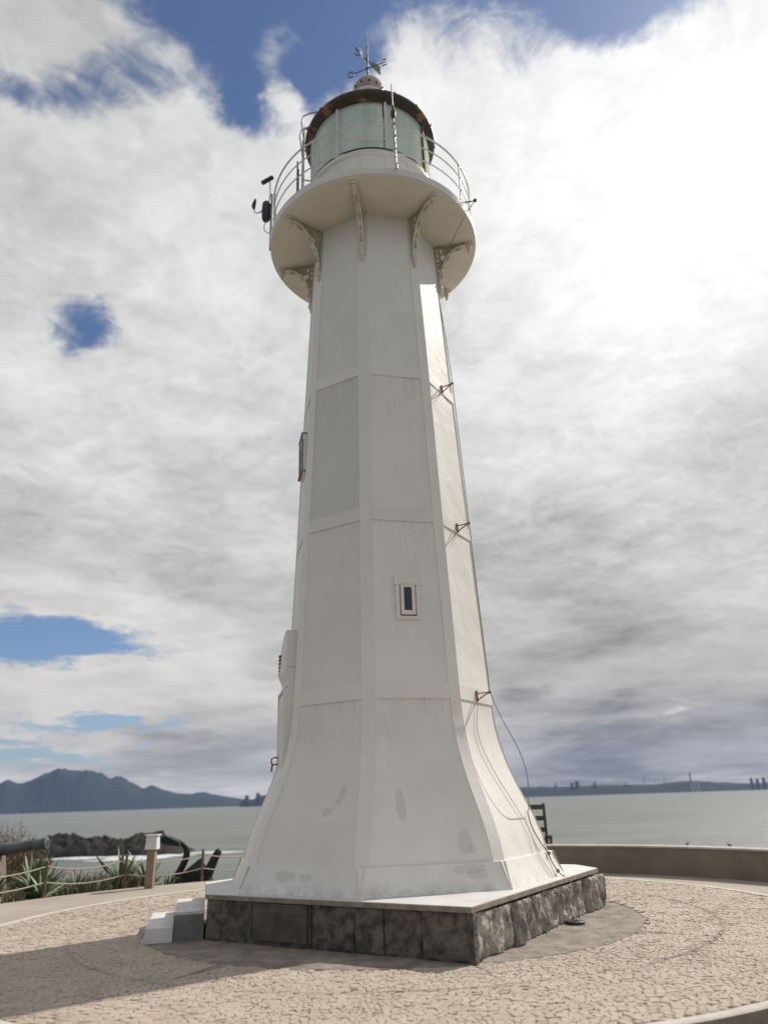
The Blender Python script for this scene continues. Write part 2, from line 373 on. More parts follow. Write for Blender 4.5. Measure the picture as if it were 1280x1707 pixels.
def inview(s):
    x, y = s[0]+C.x, s[1]+C.y
    d = Vector((x, y, -1.5)); w = d.dot(fw); px = d.dot(r2)/w; py = d.dot(u2)/w
    return abs(px) < .54 and py > -.712
stones.sort(key=lambda s: (not inview(s), camd(s)))
def stone(mb, s, cx, cy):
    tilt = (random.gauss(0, .04), random.gauss(0, .04)); dz = random.gauss(0, .0020)
    gap = random.uniform(.90, .985)
    def ring(k, z):
        return [((s[0]-cx)+(p[0]-s[0])*k, (s[1]-cy)+(p[1]-s[1])*k, z+((p[0]-s[0])*tilt[0]+(p[1]-s[1])*tilt[1] if z > -.005 else 0)+dz) for p in s[2]]
    a = ring(gap+.02, -.014); b = ring(gap, -.004+.0045); c = ring(gap*.86, .0035)
    vs = a+b+c
    fs = [(i, (i+1) % 8, 8+(i+1) % 8, 8+i) for i in range(8)]+[(8+i, 8+(i+1) % 8, 16+(i+1) % 8, 16+i) for i in range(8)]+[tuple(range(16, 24))]
    mb.add(vs, fs)
for s in stones[:300]:
    mb = MB(); stone(mb, s, 0, 0); mb.build('paving_stone', m_stone, paving)
mb = MB()
for s in stones[300:]: stone(mb, s, 0, 0)
tag(mb.build('paving_stones', m_stone, paving), kind='stuff')

# manhole cap standing proud of the cement
mb = MB(); mb.lathe([(.115, 0), (.115, .03), (.105, .036), (.03, .036), (.03, .03), (.001, .03)], 24, (0, 0))
tag(mb.build('drain_cap', m_dark, smooth=40, loc=(2.20, 10.22, -.0004)), 'small dark round cap lying on the cement beside the rough stone blocks', 'drain cap')

# ------------------------------------------------------------------ pedestal
nF = Vector((sin(FA(-1)), -cos(FA(-1)), 0)); nR = Vector((sin(FA(1)), -cos(FA(1)), 0))
def uvp(u, v, z=0): return nF*u+nR*v+Vector((0, 0, z))
ped = empty('stone_pedestal', C); tag(ped, 'square pedestal of dark dressed slabs and rough granite blocks under the lighthouse', 'pedestal')
PZ = .493
poly = [(2.33, -1.27), (2.33, 2.33), (-1.85, 2.33), (-2.33, 1.85), (-2.33, -2.33), (1.27, -2.33)]
def inset(poly, d):      # shift each corner towards the middle
    return [(u-d*(1 if u > 0 else -1) if abs(u) > 1.5 else u, v-d*(1 if v > 0 else -1) if abs(v) > 1.5 else v) for u, v in poly]
def pp(poly): return [tuple(uvp(u, v)[:2]) for u, v in poly]
mb = MB(); mb.prism(pp(poly), PZ-.055, PZ-.008, mi=0); mb.prism(pp(inset(poly, .006)), PZ-.008, PZ, mi=1)
mb.build('cap_slab', [m_slab_edge, m_slab_top], ped)
mb = MB(); mb.prism(pp(inset(poly, .10)), -.02, PZ-.0555); mb.build('core', m_slabdark, ped)
# dressed slabs of the shaded front: separate slabs with joints
def slab(v0, v1, u0, z0, z1, th, name='stone_slab', m=None, side='F'):
    mb = MB(); n = 28; k = 16; vs = []; fs = []
    for i in range(n+1):
        for j in range(k+1):
            a = v0+(v1-v0)*i/n; z = z0+(z1-z0)*j/k
            e = min(i, n-i, j, k-j)
            d = (noise.fractal(Vector((a*3, z*3, u0*5)), .8, 2, 5)*.022+noise.fractal(Vector((a*14, z*8, u0*5)), .8, 2, 3)*.010)*(1 if e else 0) - (.010+.012*abs(noise.noise(Vector((a*9, z*9, 2)))) if e == 0 else 0)
            vs.append(uvp(u0+d, a, z) if side == 'F' else uvp(a, u0+d, z))
    W_ = k+1
    fs = [(i*W_+j, (i+1)*W_+j, (i+1)*W_+j+1, i*W_+j+1) for i in range(n) for j in range(k)]
    m0 = len(vs)
    rim = [i*W_ for i in range(n+1)]+[n*W_+j for j in range(1, k+1)]+[i*W_+k for i in range(n-1, -1, -1)]+[j for j in range(k-1, 0, -1)]
    for r_ in rim:
        q = Vector(vs[r_]); vs.append(q-(nF if side == 'F' else nR)*th)
    fs += [(rim[i], m0+i, m0+(i+1) % len(rim), rim[(i+1) % len(rim)]) for i in range(len(rim))]
    if side == 'F': pass
    mb.add(vs, fs); return mb.build(name, m or m_slabdark, ped, smooth=45)
js = [-1.265, -.55, .33, .92, 1.28, 1.74, 2.325]
for i_, (a, b) in enumerate(zip(js, js[1:])): slab(a+.005, b-.005, 2.315-(.0, .0, .014, .004, .018, .0)[i_], 0.0, PZ-.057, .10)
# plaque with raised frame and illegible lines
mb = MB()
def fbox(mb, v0, v1, z0, z1, u0, u1, mi=0):
    vs = [uvp(u, v, z) for u in (u0, u1) for v in (v0, v1) for z in (z0, z1)]
    mb.add(vs, [(0, 1, 3, 2), (4, 6, 7, 5), (0, 4, 5, 1), (2, 3, 7, 6), (0, 2, 6, 4), (1, 5, 7, 3)], mi)
fbox(mb, -.52, .30, .055, .425, 2.30, 2.338)
for z0, z1 in ((.055, .07), (.41, .425)): fbox(mb, -.52, .30, z0, z1, 2.339, 2.348)
for v0, v1 in ((-.52, -.505), (.285, .30)): fbox(mb, v0, v1, .0702, .4098, 2.339, 2.348)
fbox(mb, -.50, .28, .322, .336, 2.339, 2.345)
plq = mb.build('plaque', m_bronze, ped); plq['label'] = 'bronze plaque with faint raised lines on the shaded side'
mb = MB(); random.seed(3)
for r_ in range(7):
    z = .30-r_*.031; x = -.44+random.random()*.05
    while x < .2:
        w = random.uniform(.03, .09)
        if x+w < .24: fbox(mb, x, x+w, z, z+.009, 2.3385, 2.3415)
        x += w+.018
tag(mb.build('worn_lines', m_bronze, plq), kind='stuff')
# rough granite blocks on the sunlit right side
def rock(u0, u1, v0, z0, z1, out, seed, name='granite_block', nx=44, nz=20):
    mb = MB(); vs = []; W_ = nz+1
    for i in range(nx+1):
        for j in range(nz+1):
            a = i/nx; b = j/nz; u = u0+(u1-u0)*a; z = z0+(z1-z0)*b
            ed = min(min(a, 1-a)*nx/1.6, min(b*2, 1-b)*nz/1.8, 1.)
            ed = ed**.5
            n_ = noise.fractal(Vector((u*2.4, z*2.0, seed)), .9, 2.1, 5)*.055+noise.noise(Vector((u*9, z*3, seed)))*.03+noise.fractal(Vector((u*22, z*7, seed)), .7, 2.2, 3)*.020-abs(noise.noise(Vector((u*11, z*2.2, seed+5))))*.05
            d = (out+n_)*(.5+.5*ed)
            vs.append(uvp(u, v0+max(d, -.01), z-(.03*(1-ed) if j == nz else 0)))
    fs = [(i*W_+j, i*W_+j+1, (i+1)*W_+j+1, (i+1)*W_+j) for i in range(nx) for j in range(nz)]
    m0 = len(vs); rim = [i*W_ for i in range(nx+1)]+[nx*W_+j for j in range(1, nz+1)]+[i*W_+nz for i in range(nx-1, -1, -1)]+[j for j in range(nz-1, 0, -1)]
    for r_ in rim: vs.append(Vector(vs[r_])-nR*.25)
    fs += [(rim[i], rim[(i+1) % len(rim)], m0+(i+1) % len(rim), m0+i) for i in range(len(rim))]
    mb.add(vs, fs); return mb.build(name, m_rock, ped, smooth=50)
fb = MB(); vs = [uvp(u, v, z) for u in (2.24, 2.318) for v in (2.27, 2.335) for z in (-.01, PZ-.056)]
fb.add(vs, [(0, 1, 3, 2), (4, 6, 7, 5), (0, 4, 5, 1), (2, 3, 7, 6), (0, 2, 6, 4), (1, 5, 7, 3)]); fb.build('corner_stone', m_slabdark, ped)
rock(2.235, 1.325, 2.245, -.01, PZ-.058, .07, 1.3)
rock(1.30, .72, 2.245, -.01, PZ-.060, .115, 4.7)
rock(.70, -.10, 2.245, -.01, PZ-.058, .095, 7.2)
rock(-.13, -1.22, 2.245, -.01, PZ-.06, .09, 11.9)
rock(-1.25, -1.98, 2.245, -.01, PZ-.06, .12, 15.1)
# moss tuft at the joint
# other sides simple dressed slabs
for a, b in ((-2.3, -1.2), (-1.18, 0), (.02, 1.2)): slab(a, b-.01, -2.31, 0, PZ-.06, -.1, side='R')
for a, b in ((-2.3, -.9), (-.88, .5), (.52, 1.8)): slab(a, b-.01, -2.31, 0, PZ-.06, -.1, side='F')
# steps up to the door (left)
st = empty('entrance_steps', C); tag(st, 'two white-topped steps climbing to the lighthouse door at the left of the pedestal', 'steps')
aD = FA(-2); nD = Vector((sin(aD), -cos(aD), 0)); tD = Vector((cos(aD), sin(aD), 0))
dist = 2.33*cos(pi/4)+1.27*cos(pi/4)
def step(o0, o1, t0, t1, h, name, mside, fl=0):
    mb = MB(); P8 = []
    for z, f in ((-.005, fl), (h-.03, 0)):
        P8 += [nD*o0+tD*t0+Vector((0, 0, z)), nD*(o1+f)+tD*t0+Vector((0, 0, z)), nD*(o1+f)+tD*t1+Vector((0, 0, z)), nD*o0+tD*t1+Vector((0, 0, z))]
    mb.add(P8, [(0, 1, 2, 3), (7, 6, 5, 4), (0, 4, 5, 1), (1, 5, 6, 2), (2, 6, 7, 3), (3, 7, 4, 0)])
    o = mb.build(name, mside, st); mb = MB()
    q = [nD*o0+tD*t0, nD*o1+tD*t0, nD*o1+tD*t1, nD*o0+tD*t1]
    mb.extr([p+Vector((0, 0, h-.0298)) for p in q], (0, 0, .0298)); mb.build('tread', m_step, o)
step(dist+.002, dist+.36, -.70, .72, .31, 'step', m_stepside)
step(dist+.362, dist+.68, -.74, .74, .155, 'step', m_step, .04)

# ------------------------------------------------------------------ LIGHTHOUSE
LH = empty('lighthouse', C); tag(LH, 'tall white octagonal iron lighthouse with bracketed gallery, green-glazed lantern and copper roof', 'lighthouse')
tiers = [(.783, 2.74), (2.74, 5.31), (5.31, 7.85), (7.85, 11.38)]
BH = .20
def zs(a, b):
    r = [a]+[z for z, _ in LV if a+1e-6 < z < b-1e-6]+[b]
    out = []
    for p, q in zip(r, r[1:]):
        n = max(1, int((q-p)/.14)) if b <= 2.8 else max(1, int((q-p)/.8))
        out += [p+(q-p)*i/n for i in range(n)]
    return out+[b]
def smR(z):   # smooth flare for the lowest tier
    if z >= 2.74: return RC(z)
    return (RC(max(z-.12, .783))+RC(min(z+.12, 2.9))+2*RC(z))/4
def ap2(z): return smR(z)*cos(pi/8)+CH*sin(pi/8)
def hw2(z): return smR(z)*sin(pi/8)-CH*cos(pi/8)
PT = .014
for ti, (a, b) in enumerate(tiers):
    # wall panel
    mb = MB(); Z = zs(a-.01 if ti else a, b); vs = []; nx = 8
    for z in Z:
        zz = max(z, .783)
        for i in range(nx+1):
            x = -1+2*i/nx; dimp = noise.noise(Vector((x*1.2, z*.8, ti*3.1)))*.010
            vs.append((x*(hw2(zz)+.004), -(ap2(zz)-PT+dimp*(1-abs(x)**4)*.8), z))
    W_ = nx+1; mb.add(vs, [(i*W_+j, i*W_+j+1, (i+1)*W_+j+1, (i+1)*W_+j) for i in range(len(Z)-1) for j in range(nx)])
    me = mb.mesh('wall_panel', 40); me.materials.append(m_paint)
    for k in range(8):
        m2 = me
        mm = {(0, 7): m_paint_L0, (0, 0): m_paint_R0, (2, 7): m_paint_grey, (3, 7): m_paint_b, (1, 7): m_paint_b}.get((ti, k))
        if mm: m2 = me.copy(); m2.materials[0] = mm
        o = bpy.data.objects.new('wall_panel', m2); COL.objects.link(o); o.parent = LH; o.rotation_euler = (0, 0, FA(k))
    # corner strip (chamfer plate)
    mb = MB(); vs = []
    Z = zs(a, b)
    for z in Z:
        R = smR(z)
        vs += [(-CH+.006, -(R-.03), z), (-CH, -R, z), (CH, -R, z), (CH-.006, -(R-.03), z)]
    mb.add(vs, [(i*4+j, i*4+j+1, i*4+j+5, i*4+j+4) for i in range(len(Z)-1) for j in range(3)])
    me = mb.mesh('corner_strip', 30); me.materials.append(m_paint)
    for k in range(8):
        o = bpy.data.objects.new('corner_strip', me); COL.objects.link(o); o.parent = LH; o.rotation_euler = (0, 0, PH+k*pi/4)
    # joint band just above each seam
    if ti:
        mb = MB(); z0, z1 = a, a+BH
        h0, h1 = HW(z0)-.001, HW(z1)-.001
        q = [(-h0, -AP(z0)-.001, z0), (h0, -AP(z0)-.001, z0), (h1, -AP(z1)+.002, z1), (-h1, -AP(z1)+.002, z1)]
        mb.extr(q, (0, .03, 0)); mb.f = [f[::-1] for f in mb.f]
        me = mb.mesh('joint_band'); me.materials.append(m_paint_b if ti == 2 else m_paint)
        for k in range(8):
            o = bpy.data.objects.new('joint_band', me); COL.objects.link(o); o.parent = LH; o.rotation_euler = (0, 0, FA(k))
# skirt: sharp octagon at the foot to chamfered octagon at the top, one plate per face
def rb(z0, z1, n): return [z0+(z1-z0)*i/n for i in range(n+1)]
mb = MB(); vs = []; N = 8
A0 = 2.354*cos(pi/8); H0 = 2.354*sin(pi/8)
A1 = AP(.783)+.012; H1 = (RC(.783)+.012)*sin(pi/8)-CH*cos(pi/8)+.0
Rv = math.hypot(AP(.783)+.012, HW(.783)); 
for i in range(N+1):
    t = i/N; z = PZ+.0005+(.785-PZ)*t
    ax = A0+(A1-A0)*(t**.85); hx = H0+((RC(.783)+.012)*math.tan(pi/8)*.985-H0)*t
    # chamfer corner point and middle
    vs += [(-hx, -ax, z), (-hx+.10, -ax, z), (0, -ax-noise.noise(Vector((0, z, 2)))*.01, z), (hx-.10, -ax, z), (hx, -ax, z)]
t1 = [(-H1-.05, -A1+.06, .787), (-H1+.05, -A1+.06, .787), (0, -A1+.06, .787), (H1-.05, -A1+.06, .787), (H1+.05, -A1+.06, .787)]
vs += t1
mb.add(vs, [(i*5+j, i*5+j+1, i*5+j+6, i*5+j+5) for i in range(N+1) for j in range(4)])
me = mb.mesh('base_skirt', 35); me.materials.append(m_skirt)
for k in range(8):
    m2 = me
    if k in (7, 0): m2 = me.copy(); m2.materials[0] = m_skirt_L if k == 7 else m_skirt_R
    o = bpy.data.objects.new('base_skirt', m2); COL.objects.link(o); o.parent = LH; o.rotation_euler = (0, 0, FA(k))

# face windows -------------------------------------------------
def window(k, zc_, name='window', out=.0, scale=1.):
    # built in the frame of face k: x tangent, y = -(apothem)
    y0 = -AP(zc_); dz = lambda z: -AP(zc_+z)
    w = empty  # noqa
    mb = MB()
    def B(x0, x1, z0, z1, d0, d1): mb.box((x0, y0-d1, zc_+z0), (x1, y0-d0, zc_+z1))
    sh = math.atan((AP(zc_-.3)-AP(zc_+.3))/.6)
    hw, hh = .175*scale, .305*scale
    B(-hw, -hw+.055, -hh, hh-.12, -.03, .022+out); B(hw-.055, hw, -hh, hh-.12, -.03, .022+out)
    B(-hw+.055, hw-.055, -hh, -hh+.045, -.03, .020+out); B(-hw-.012, hw+.012, hh-.12, hh, -.03, .032+out)
    fr = mb.build(name, m_paint, LH, rz=FA(k)); mb = MB()
    a, b = .105*scale, .22*scale
    def B2(x0, x1, z0, z1, d0, d1): mb.box((x0, y0-d1, zc_-.02+z0), (x1, y0-d0, zc_-.02+z1))
    B2(-a, -a+.047, -b, b, -.03, .028+out); B2(a-.047, a, -b, b, -.03, .028+out); B2(-a+.047, a-.047, b-.045, b, -.03, .026+out); B2(-a+.047, a-.047, -b, -b+.06, -.03, .026+out)
    B2(-a-.006, a+.03, b+.002, b+.03, -.03, .04+out)
    mb.build('window_frame', m_paint, fr); mb = MB()
    mb.box((-a+.045, y0-.006-out, zc_-.02-b+.058), (a-.045, y0+.01, zc_-.02+b-.043)); mb.build('pane', m_pane, fr)
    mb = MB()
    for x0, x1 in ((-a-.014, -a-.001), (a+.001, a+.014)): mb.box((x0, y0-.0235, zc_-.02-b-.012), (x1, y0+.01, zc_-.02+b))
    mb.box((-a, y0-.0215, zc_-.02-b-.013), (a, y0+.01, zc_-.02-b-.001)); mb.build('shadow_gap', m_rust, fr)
    return fr
m_pane = mat('window_pane_dark', (.035, .045, .06), .12, nscale=3, namt=.3)
window(0, 4.125)
wl = window(-2, 6.9, out=.02, scale=1.15); wl['label'] = 'upper window with stained projecting frame on the left face'
mb = MB(); y0 = -AP(6.9)
mb.box((-.215, y0-.075, 7.24), (.215, y0+.02, 7.27)); mb.box((-.20, y0-.07, 6.58), (-.17, y0, 7.239)); mb.box((.17, y0-.07, 6.58), (.20, y0, 7.239)); mb.box((-.215, y0-.085, 6.55), (.215, y0, 6.5799))
mb.build('window_hood', mat('aged_window_frame', (.27, .235, .19), .7, nscale=8, namt=.4), wl)

# door casing on the left face ------------------------------------
dr = MB(); dk = FA(-2)
dr.box((-.44, -1.558, .60), (-.36, -1.20, 3.33)); dr.box((.36, -1.558, .60), (.44, -1.20, 3.33)); dr.box((-.3599, -1.558, 3.08), (.3599, -1.20, 3.33))
dr.box((-.455, -1.56, 3.331), (.455, -1.2, 3.36))
door_case = dr.build('door_case', m_paint_b, LH, rz=dk)
mb = MB(); mb.box((-.43, -1.56, 3.361), (.43, -1.2, 3.86)); 
# arched top of the hood
n = 10; pts = [(-.43, 0, 3.861)]+[(-.43+.86*i/n, 0, 3.861+.07*sin(pi*i/n)) for i in range(1, n)]+[(.43, 0, 3.861)]
mb.extr([(x, -1.56, z) for x, _, z in pts], (0, .36, 0))
hood = mb.build('door_hood', m_paint_b, door_case)
mb = MB(); 
mb.add([(-.44, -1.575, 3.80), (.44, -1.575, 3.80), (.44, -1.615, 3.30), (-.44, -1.615, 3.30), (-.44, -1.561, 3.82), (.44, -1.561, 3.82), (.44, -1.561, 3.17), (-.44, -1.561, 3.17)], [(0, 3, 2, 1), (4, 5, 6, 7), (0, 4, 7, 3), (1, 2, 6, 5), (0, 1, 5, 4), (3, 7, 6, 2)])
mb.build('hood_face', m_paint_b, door_case)
mb = MB()
for i in range(6): mb.box((-.447, -1.622, 3.33+i*.055), (-.30, -1.57, 3.352+i*.055))
mb.build('hood_grille', m_dark, door_case)
mb = MB(); mb.box((-.385, -1.60, .62), (.385, -1.56, 2.98)); mb.box((-.41, -1.62, .62), (-.386, -1.50, 3.0)); mb.box((.386, -1.62, .62), (.41, -1.50, 3.0)); mb.box((-.41, -1.62, 3.001), (.41, -1.50, 3.03))
for x in (-.19, .19): mb.box((x-.13, -1.612, .9), (x+.13, -1.601, 2.8))
door = mb.build('door', m_paint, door_case, smooth=30)
mb = MB(); 
for dx in (0, .04): mb.tube([(-.30+dx, -1.60, 2.03), (-.30+dx, -1.68, 2.025), (-.30+dx, -1.71, 2.06), (-.30+dx, -1.70, 2.11), (-.30+dx, -1.66, 2.125), (-.30+dx, -1.60, 2.12)], .011, 6)
mb.tube([(-.3, -1.69, 2.03), (-.3, -1.70, 1.93)], .014, 6)
mb.build('padlock_hasp', m_rust, door_case)

# gallery --------------------------------------------------------
GR = 1.99
mb = MB(); mb.lathe([(1.0, 11.375), (1.90, 11.372), (1.955, 11.376), (1.965, 11.40)], 96, (0, 0), cap=False, mi=1)
mb.lathe([(1.965, 11.40), (GR, 11.405), (GR+.012, 11.50), (GR+.012, 11.545), (GR-.02, 11.555), (1.0, 11.555)], 96, (0, 0), cap=False, mi=0)
gal = mb.build('gallery_floor', [m_paint, m_under], LH, smooth=30)
# ornate bracket in radial plane (x = thickness)
def bracket_mesh():
    mb = MB(); th = .022
    rib = MB()
    def Rb(z): return -(RC(z)+.004)
    # wall leg, top leg
    zt, zb = 11.365, 10.42; ro = -1.80
    mb.extr([(-th, Rb(zb), zb), (-th, Rb(zb)-.035, zb), (-th, Rb(zt)-.035, zt), (-th, Rb(zt), zt)], (2*th, 0, 0))
    mb.extr([(-th, Rb(11.2)-.03, zt-.045), (-th, ro, zt-.045), (-th, ro, zt), (-th, Rb(11.2)-.03, zt)], (2*th, 0, 0))
    # arc rib, wider than the web
    n = 14; arc = []
    y0, z0, y1, z1 = Rb(zb)-.03, zb, ro, zt-.05
    for i in range(n+1):
        a = pi/2*i/n
        arc.append(Vector((0, y0+(y1-y0)*(1-cos(a))**1.0, z0+(z1-z0)*sin(a)**.95)))
    w = .048
    for p, q in zip(arc, arc[1:]):
        rib.bar(p, q, .022, w*2, (1, 0, 0))
    # openwork: rings and struts in the web
    def ring(y, z, r, sq=1.):
        pts = [(0, y+r*cos(2*pi*k/14), z+r*sq*sin(2*pi*k/14)) for k in range(14)]
        mb.tube(pts, .020, 5, closed=True)
    ring(Rb(11)-.17, 11.10, .085); ring(Rb(11)-.20, 11.275, .035); ring(Rb(11)-.31, 11.27, .036); ring(Rb(11)-.41, 11.285, .028)
    ring(Rb(11)-.105, 10.90, .04, 1.7); 
    for z in (10.62, 10.74, 10.86, 10.98, 11.1, 11.22): mb.bar((0, Rb(z), z), (0, Rb(z)-.085, z+.02), 2*th*.8, .022, (1, 0, 0))
    mb.bar((0, Rb(10.55)-.085, 10.62), (0, Rb(11.1)-.085, 11.33), th*1.6, .022, (1, 0, 0))
    mb.bar((0, Rb(11)-.24, 11.22), (0, Rb(11)-.50, 11.25), th*1.6, .02, (1, 0, 0))
    mb.bar((0, Rb(11)-.07, 11.19), (0, Rb(11)-.26, 11.215), th*1.6, .02, (1, 0, 0))
    mb.bar((0, Rb(11)-.09, 11.0), (0, Rb(11)-.19, 10.99), th*1.6, .02, (1, 0, 0))
    return mb, rib
m_web = paint('bracket_web_grime_shade', (.50, .44, .36), dirt=.75, rough=.7)  # grime, with extra darkness imitating shaded crevices in the openwork
bm, rbm = bracket_mesh(); br0 = rbm.build('gallery_bracket', m_iron, LH, smooth=40, rz=PH); bm.build('openwork', m_web, br0, smooth=40)
mb = MB(); y = -(RC(10.4)+.035)
mb.lathe([(.001, 10.22), (.022, 10.235), (.03, 10.26), (.02, 10.29), (.04, 10.32), (.058, 10.37), (.05, 10.42), (.03, 10.45), (.001, 10.46)], 12, (0, y)); mb.box((-.06, y-.03, 10.44), (.06, y+.04, 10.47))
top_f = MB(); top_f.lathe([(.001, 11.12), (.02, 11.13), (.03, 11.16), (.02, 11.18), (.036, 11.21), (.055, 11.25), (.05, 11.30), (.03, 11.32), (.075, 11.325), (.075, 11.372), (.001, 11.373)], 12, (0, -1.845))
mb.build('finial', m_iron, br0, smooth=40); top_f.build('finial', m_iron, br0, smooth=40)
for k in range(1, 8): dup(br0, LH, (0, 0, 0), PH+k*pi/4)

# railing
def ringp(r, z, n=96, a0=0, a1=2*pi): return [(r*sin(a0+(a1-a0)*i/n), -r*cos(a0+(a1-a0)*i/n), z) for i in range(n if a1-a0 > 6.28 else n+1)]
rl = MB(); 
for r, z, t in ((1.95, 12.57, .017), ): rl.tube(ringp(r, z), t, 7, closed=True)
rail = rl.build('gallery_railing', m_rail, LH, smooth=60)
for z, r in ((12.27, 1.945), (11.96, 1.945)):
    mb = MB(); mb.tube(ringp(r, z), .013, 6, closed=True); mb.build('rail', m_rail, rail, smooth=60)
pm = MB(); pm.tube([(0, -1.93, 11.55), (0, -1.945, 12.57)], .016, 7)
pm.lathe([(.03, 11.5555), (.03, 11.575), (.02, 11.58)], 10, (0, -1.93)); 
for z in (11.96, 12.27, 12.57): pm.sphere((0, -1.945, z), .025, 8, 6)
pm.bar((0, -1.93, 11.56), (0, -1.93-.001, 11.60), .05, .05)
pme = None
for k in range(8):
    if k == 0: po = pm.build('stanchion', m_rail, rail, smooth=60, rz=FA(0)); pme = po
    else: dup(pme, rail, (0, 0, 0), FA(k))

# antenna pole lashed to the front stanchion
mb = MB(); a = rad(12.6); s_, c_ = sin(a), -cos(a)
def rr(r, z, a=a): return (r*sin(a), -r*cos(a), z)
mb.tube([rr(2.03, 11.50), rr(2.00, 12.6), rr(1.98, 13.60)], [.018, .016, .012], 8)
mb.tube([rr(2.03, 11.50), rr(2.09, 11.46), rr(2.10, 11.56)], .012, 6)
for z in (11.96, 12.27, 12.57): mb.bar(rr(1.94, z), rr(2.05, z), .05, .02)
ant = mb.build('antenna_pole', m_metal, LH, smooth=50)
mb = MB(); mb.tube([rr(2.0, 12.72), rr(2.0, 12.76), rr(2.0, 12.86), rr(2.0, 12.93), rr(2.0, 13.02)], [.02, .045, .05, .032, .02], 10); mb.build('insulator', m_dark, ant, smooth=50)

# lantern ---------------------------------------------------------
mb = MB(); mb.lathe([(1.235, 11.556), (1.235, 11.60), (1.205, 11.62), (1.205, 12.70), (1.25, 12.73), (1.25, 12.80), (1.225, 12.83), (1.20, 12.835)], 72, (0, 0), cap=False)
mb.build('lantern_base', m_paint, LH, smooth=35)
mb = MB()
for k in range(16):
    a = FA(0)+k*pi/8; mb.bar((1.208*sin(a), -1.208*cos(a), 11.63), (1.208*sin(a), -1.208*cos(a), 12.69), .006, .006)
mb.build('base_panel_seam', m_paint_grey, LH)
mb = MB(); mb.lathe([(1.222, 12.835), (1.235, 12.84), (1.235, 12.868), (1.222, 12.872)], 72, (0, 0), cap=False); mb.build('sill_ring', m_dark, LH, smooth=40)
# glass: tinted, one curved sheet per bay
mg = bpy.data.materials.new('lantern_glass'); mg.use_nodes = True; t = NT(mg.node_tree); t.n.clear()
gl = t.new('ShaderNodeBsdfGlossy', {0: (.95, 1, .97, 1), 'Roughness': .04}); tr = t.new('ShaderNodeBsdfTransparent', {0: (.92, .98, .95, 1)})
lw = t.new('ShaderNodeLayerWeight', {0: .22}); mx = t.new('ShaderNodeMixShader', {0: t.math('MULTIPLY_ADD', lw.outputs[0], .5, .05), 1: tr.outputs[0], 2: gl.outputs[0]})
df = t.new('ShaderNodeBsdfDiffuse', {0: (.84, .88, .79, 1)}); mx2 = t.new('ShaderNodeMixShader', {0: .34, 1: mx.outputs[0], 2: df.outputs[0]})
t.new('ShaderNodeOutputMaterial', {0: mx2.outputs[0]})
gm = MB(); gm.lathe([(1.215, 12.872), (1.215, 14.10)], 10, (0, 0), cap=False, a0=rad(.9), a1=rad(44.1)); gm.lathe([(1.207, 14.10), (1.207, 12.872)], 10, (0, 0), cap=False, a0=rad(.9), a1=rad(44.1))
ge = gm.mesh('glass_pane', 60); ge.materials.append(mg)
bmh = MB(); bmh.box((-.024, -1.245, 12.86), (.024, -1.19, 14.12)); bme = bmh.mesh('glazing_bar'); bme.materials.append(m_rail)
for k in range(8):
    o = bpy.data.objects.new('glass_pane', ge); COL.objects.link(o); o.parent = LH; o.rotation_euler = (0, 0, FA(k))
    o = bpy.data.objects.new('glazing_bar', bme); COL.objects.link(o); o.parent = LH; o.rotation_euler = (0, 0, FA(k)+rad(1.5))
    if k == 1: mm = bme.copy(); mm.materials[0] = m_rust; o.data = mm
# lens apparatus inside: pleated drum with bull's-eye facing the plaza
mb = MB(); n = 96
vs = [((.86+.012*(i % 2))*sin(2*pi*i/n), -(.86+.012*(i % 2))*cos(2*pi*i/n), z) for z in (12.85, 14.15) for i in range(n)]
mb.add(vs, [(i, (i+1) % n, n+(i+1) % n, n+i) for i in range(n)]); mb.build('lantern_curtain', mat('curtain_pale_green', (.66, .74, .65), .8, nscale=5, namt=.08), LH)
mb = MB(); 
vsx = []
for r, y in ((.001, -1.02), (.05, -1.02), (.055, -1.0), (.10, -.985), (.20, -.975), (.34, -.955), (.36, -.93)):
    vsx += [(r*cos(2*pi*i/40), y, 13.74+r*sin(2*pi*i/40)) for i in range(40)]
mb.add(vsx, [(j*40+i, j*40+(i+1) % 40, (j+1)*40+(i+1) % 40, (j+1)*40+i) for j in range(6) for i in range(40)])
mb2 = MB()
for s_ in (-1, 1):
    o1 = [(s_*.36*cos(rad(e)), -.94, 13.74+.36*sin(rad(e))) for e in range(5, 76, 7)]; o2 = [(s_*(.36+.11*cos(rad(e*1.2)))*cos(rad(e)), -.93, 13.74+(.36+.08*sin(rad(e*1.5)))*sin(rad(e))) for e in range(75, 4, -7)]
    mb2.extr(o1+o2, (0, -.01, 0))
lens_shade = mb2
lens = mb.build('lens', mat('lens_pale', (.90, .93, .88), .25, nscale=3, namt=.05), LH, smooth=50, rz=rad(2))
lens_shade.build('lens_cover', mat('lens_cover_green', (.03, .045, .038), .5), lens)
mb = MB(); mb.sphere((0, -1.03, 13.74), .065, 12, 8); mb.tube([(.42*cos(t_), -.95, 13.74+.42*sin(t_)) for t_ in [rad(25+i*8) for i in range(17)]], .012, 5)
mb.build('lens_hub', m_vane, lens, smooth=60)
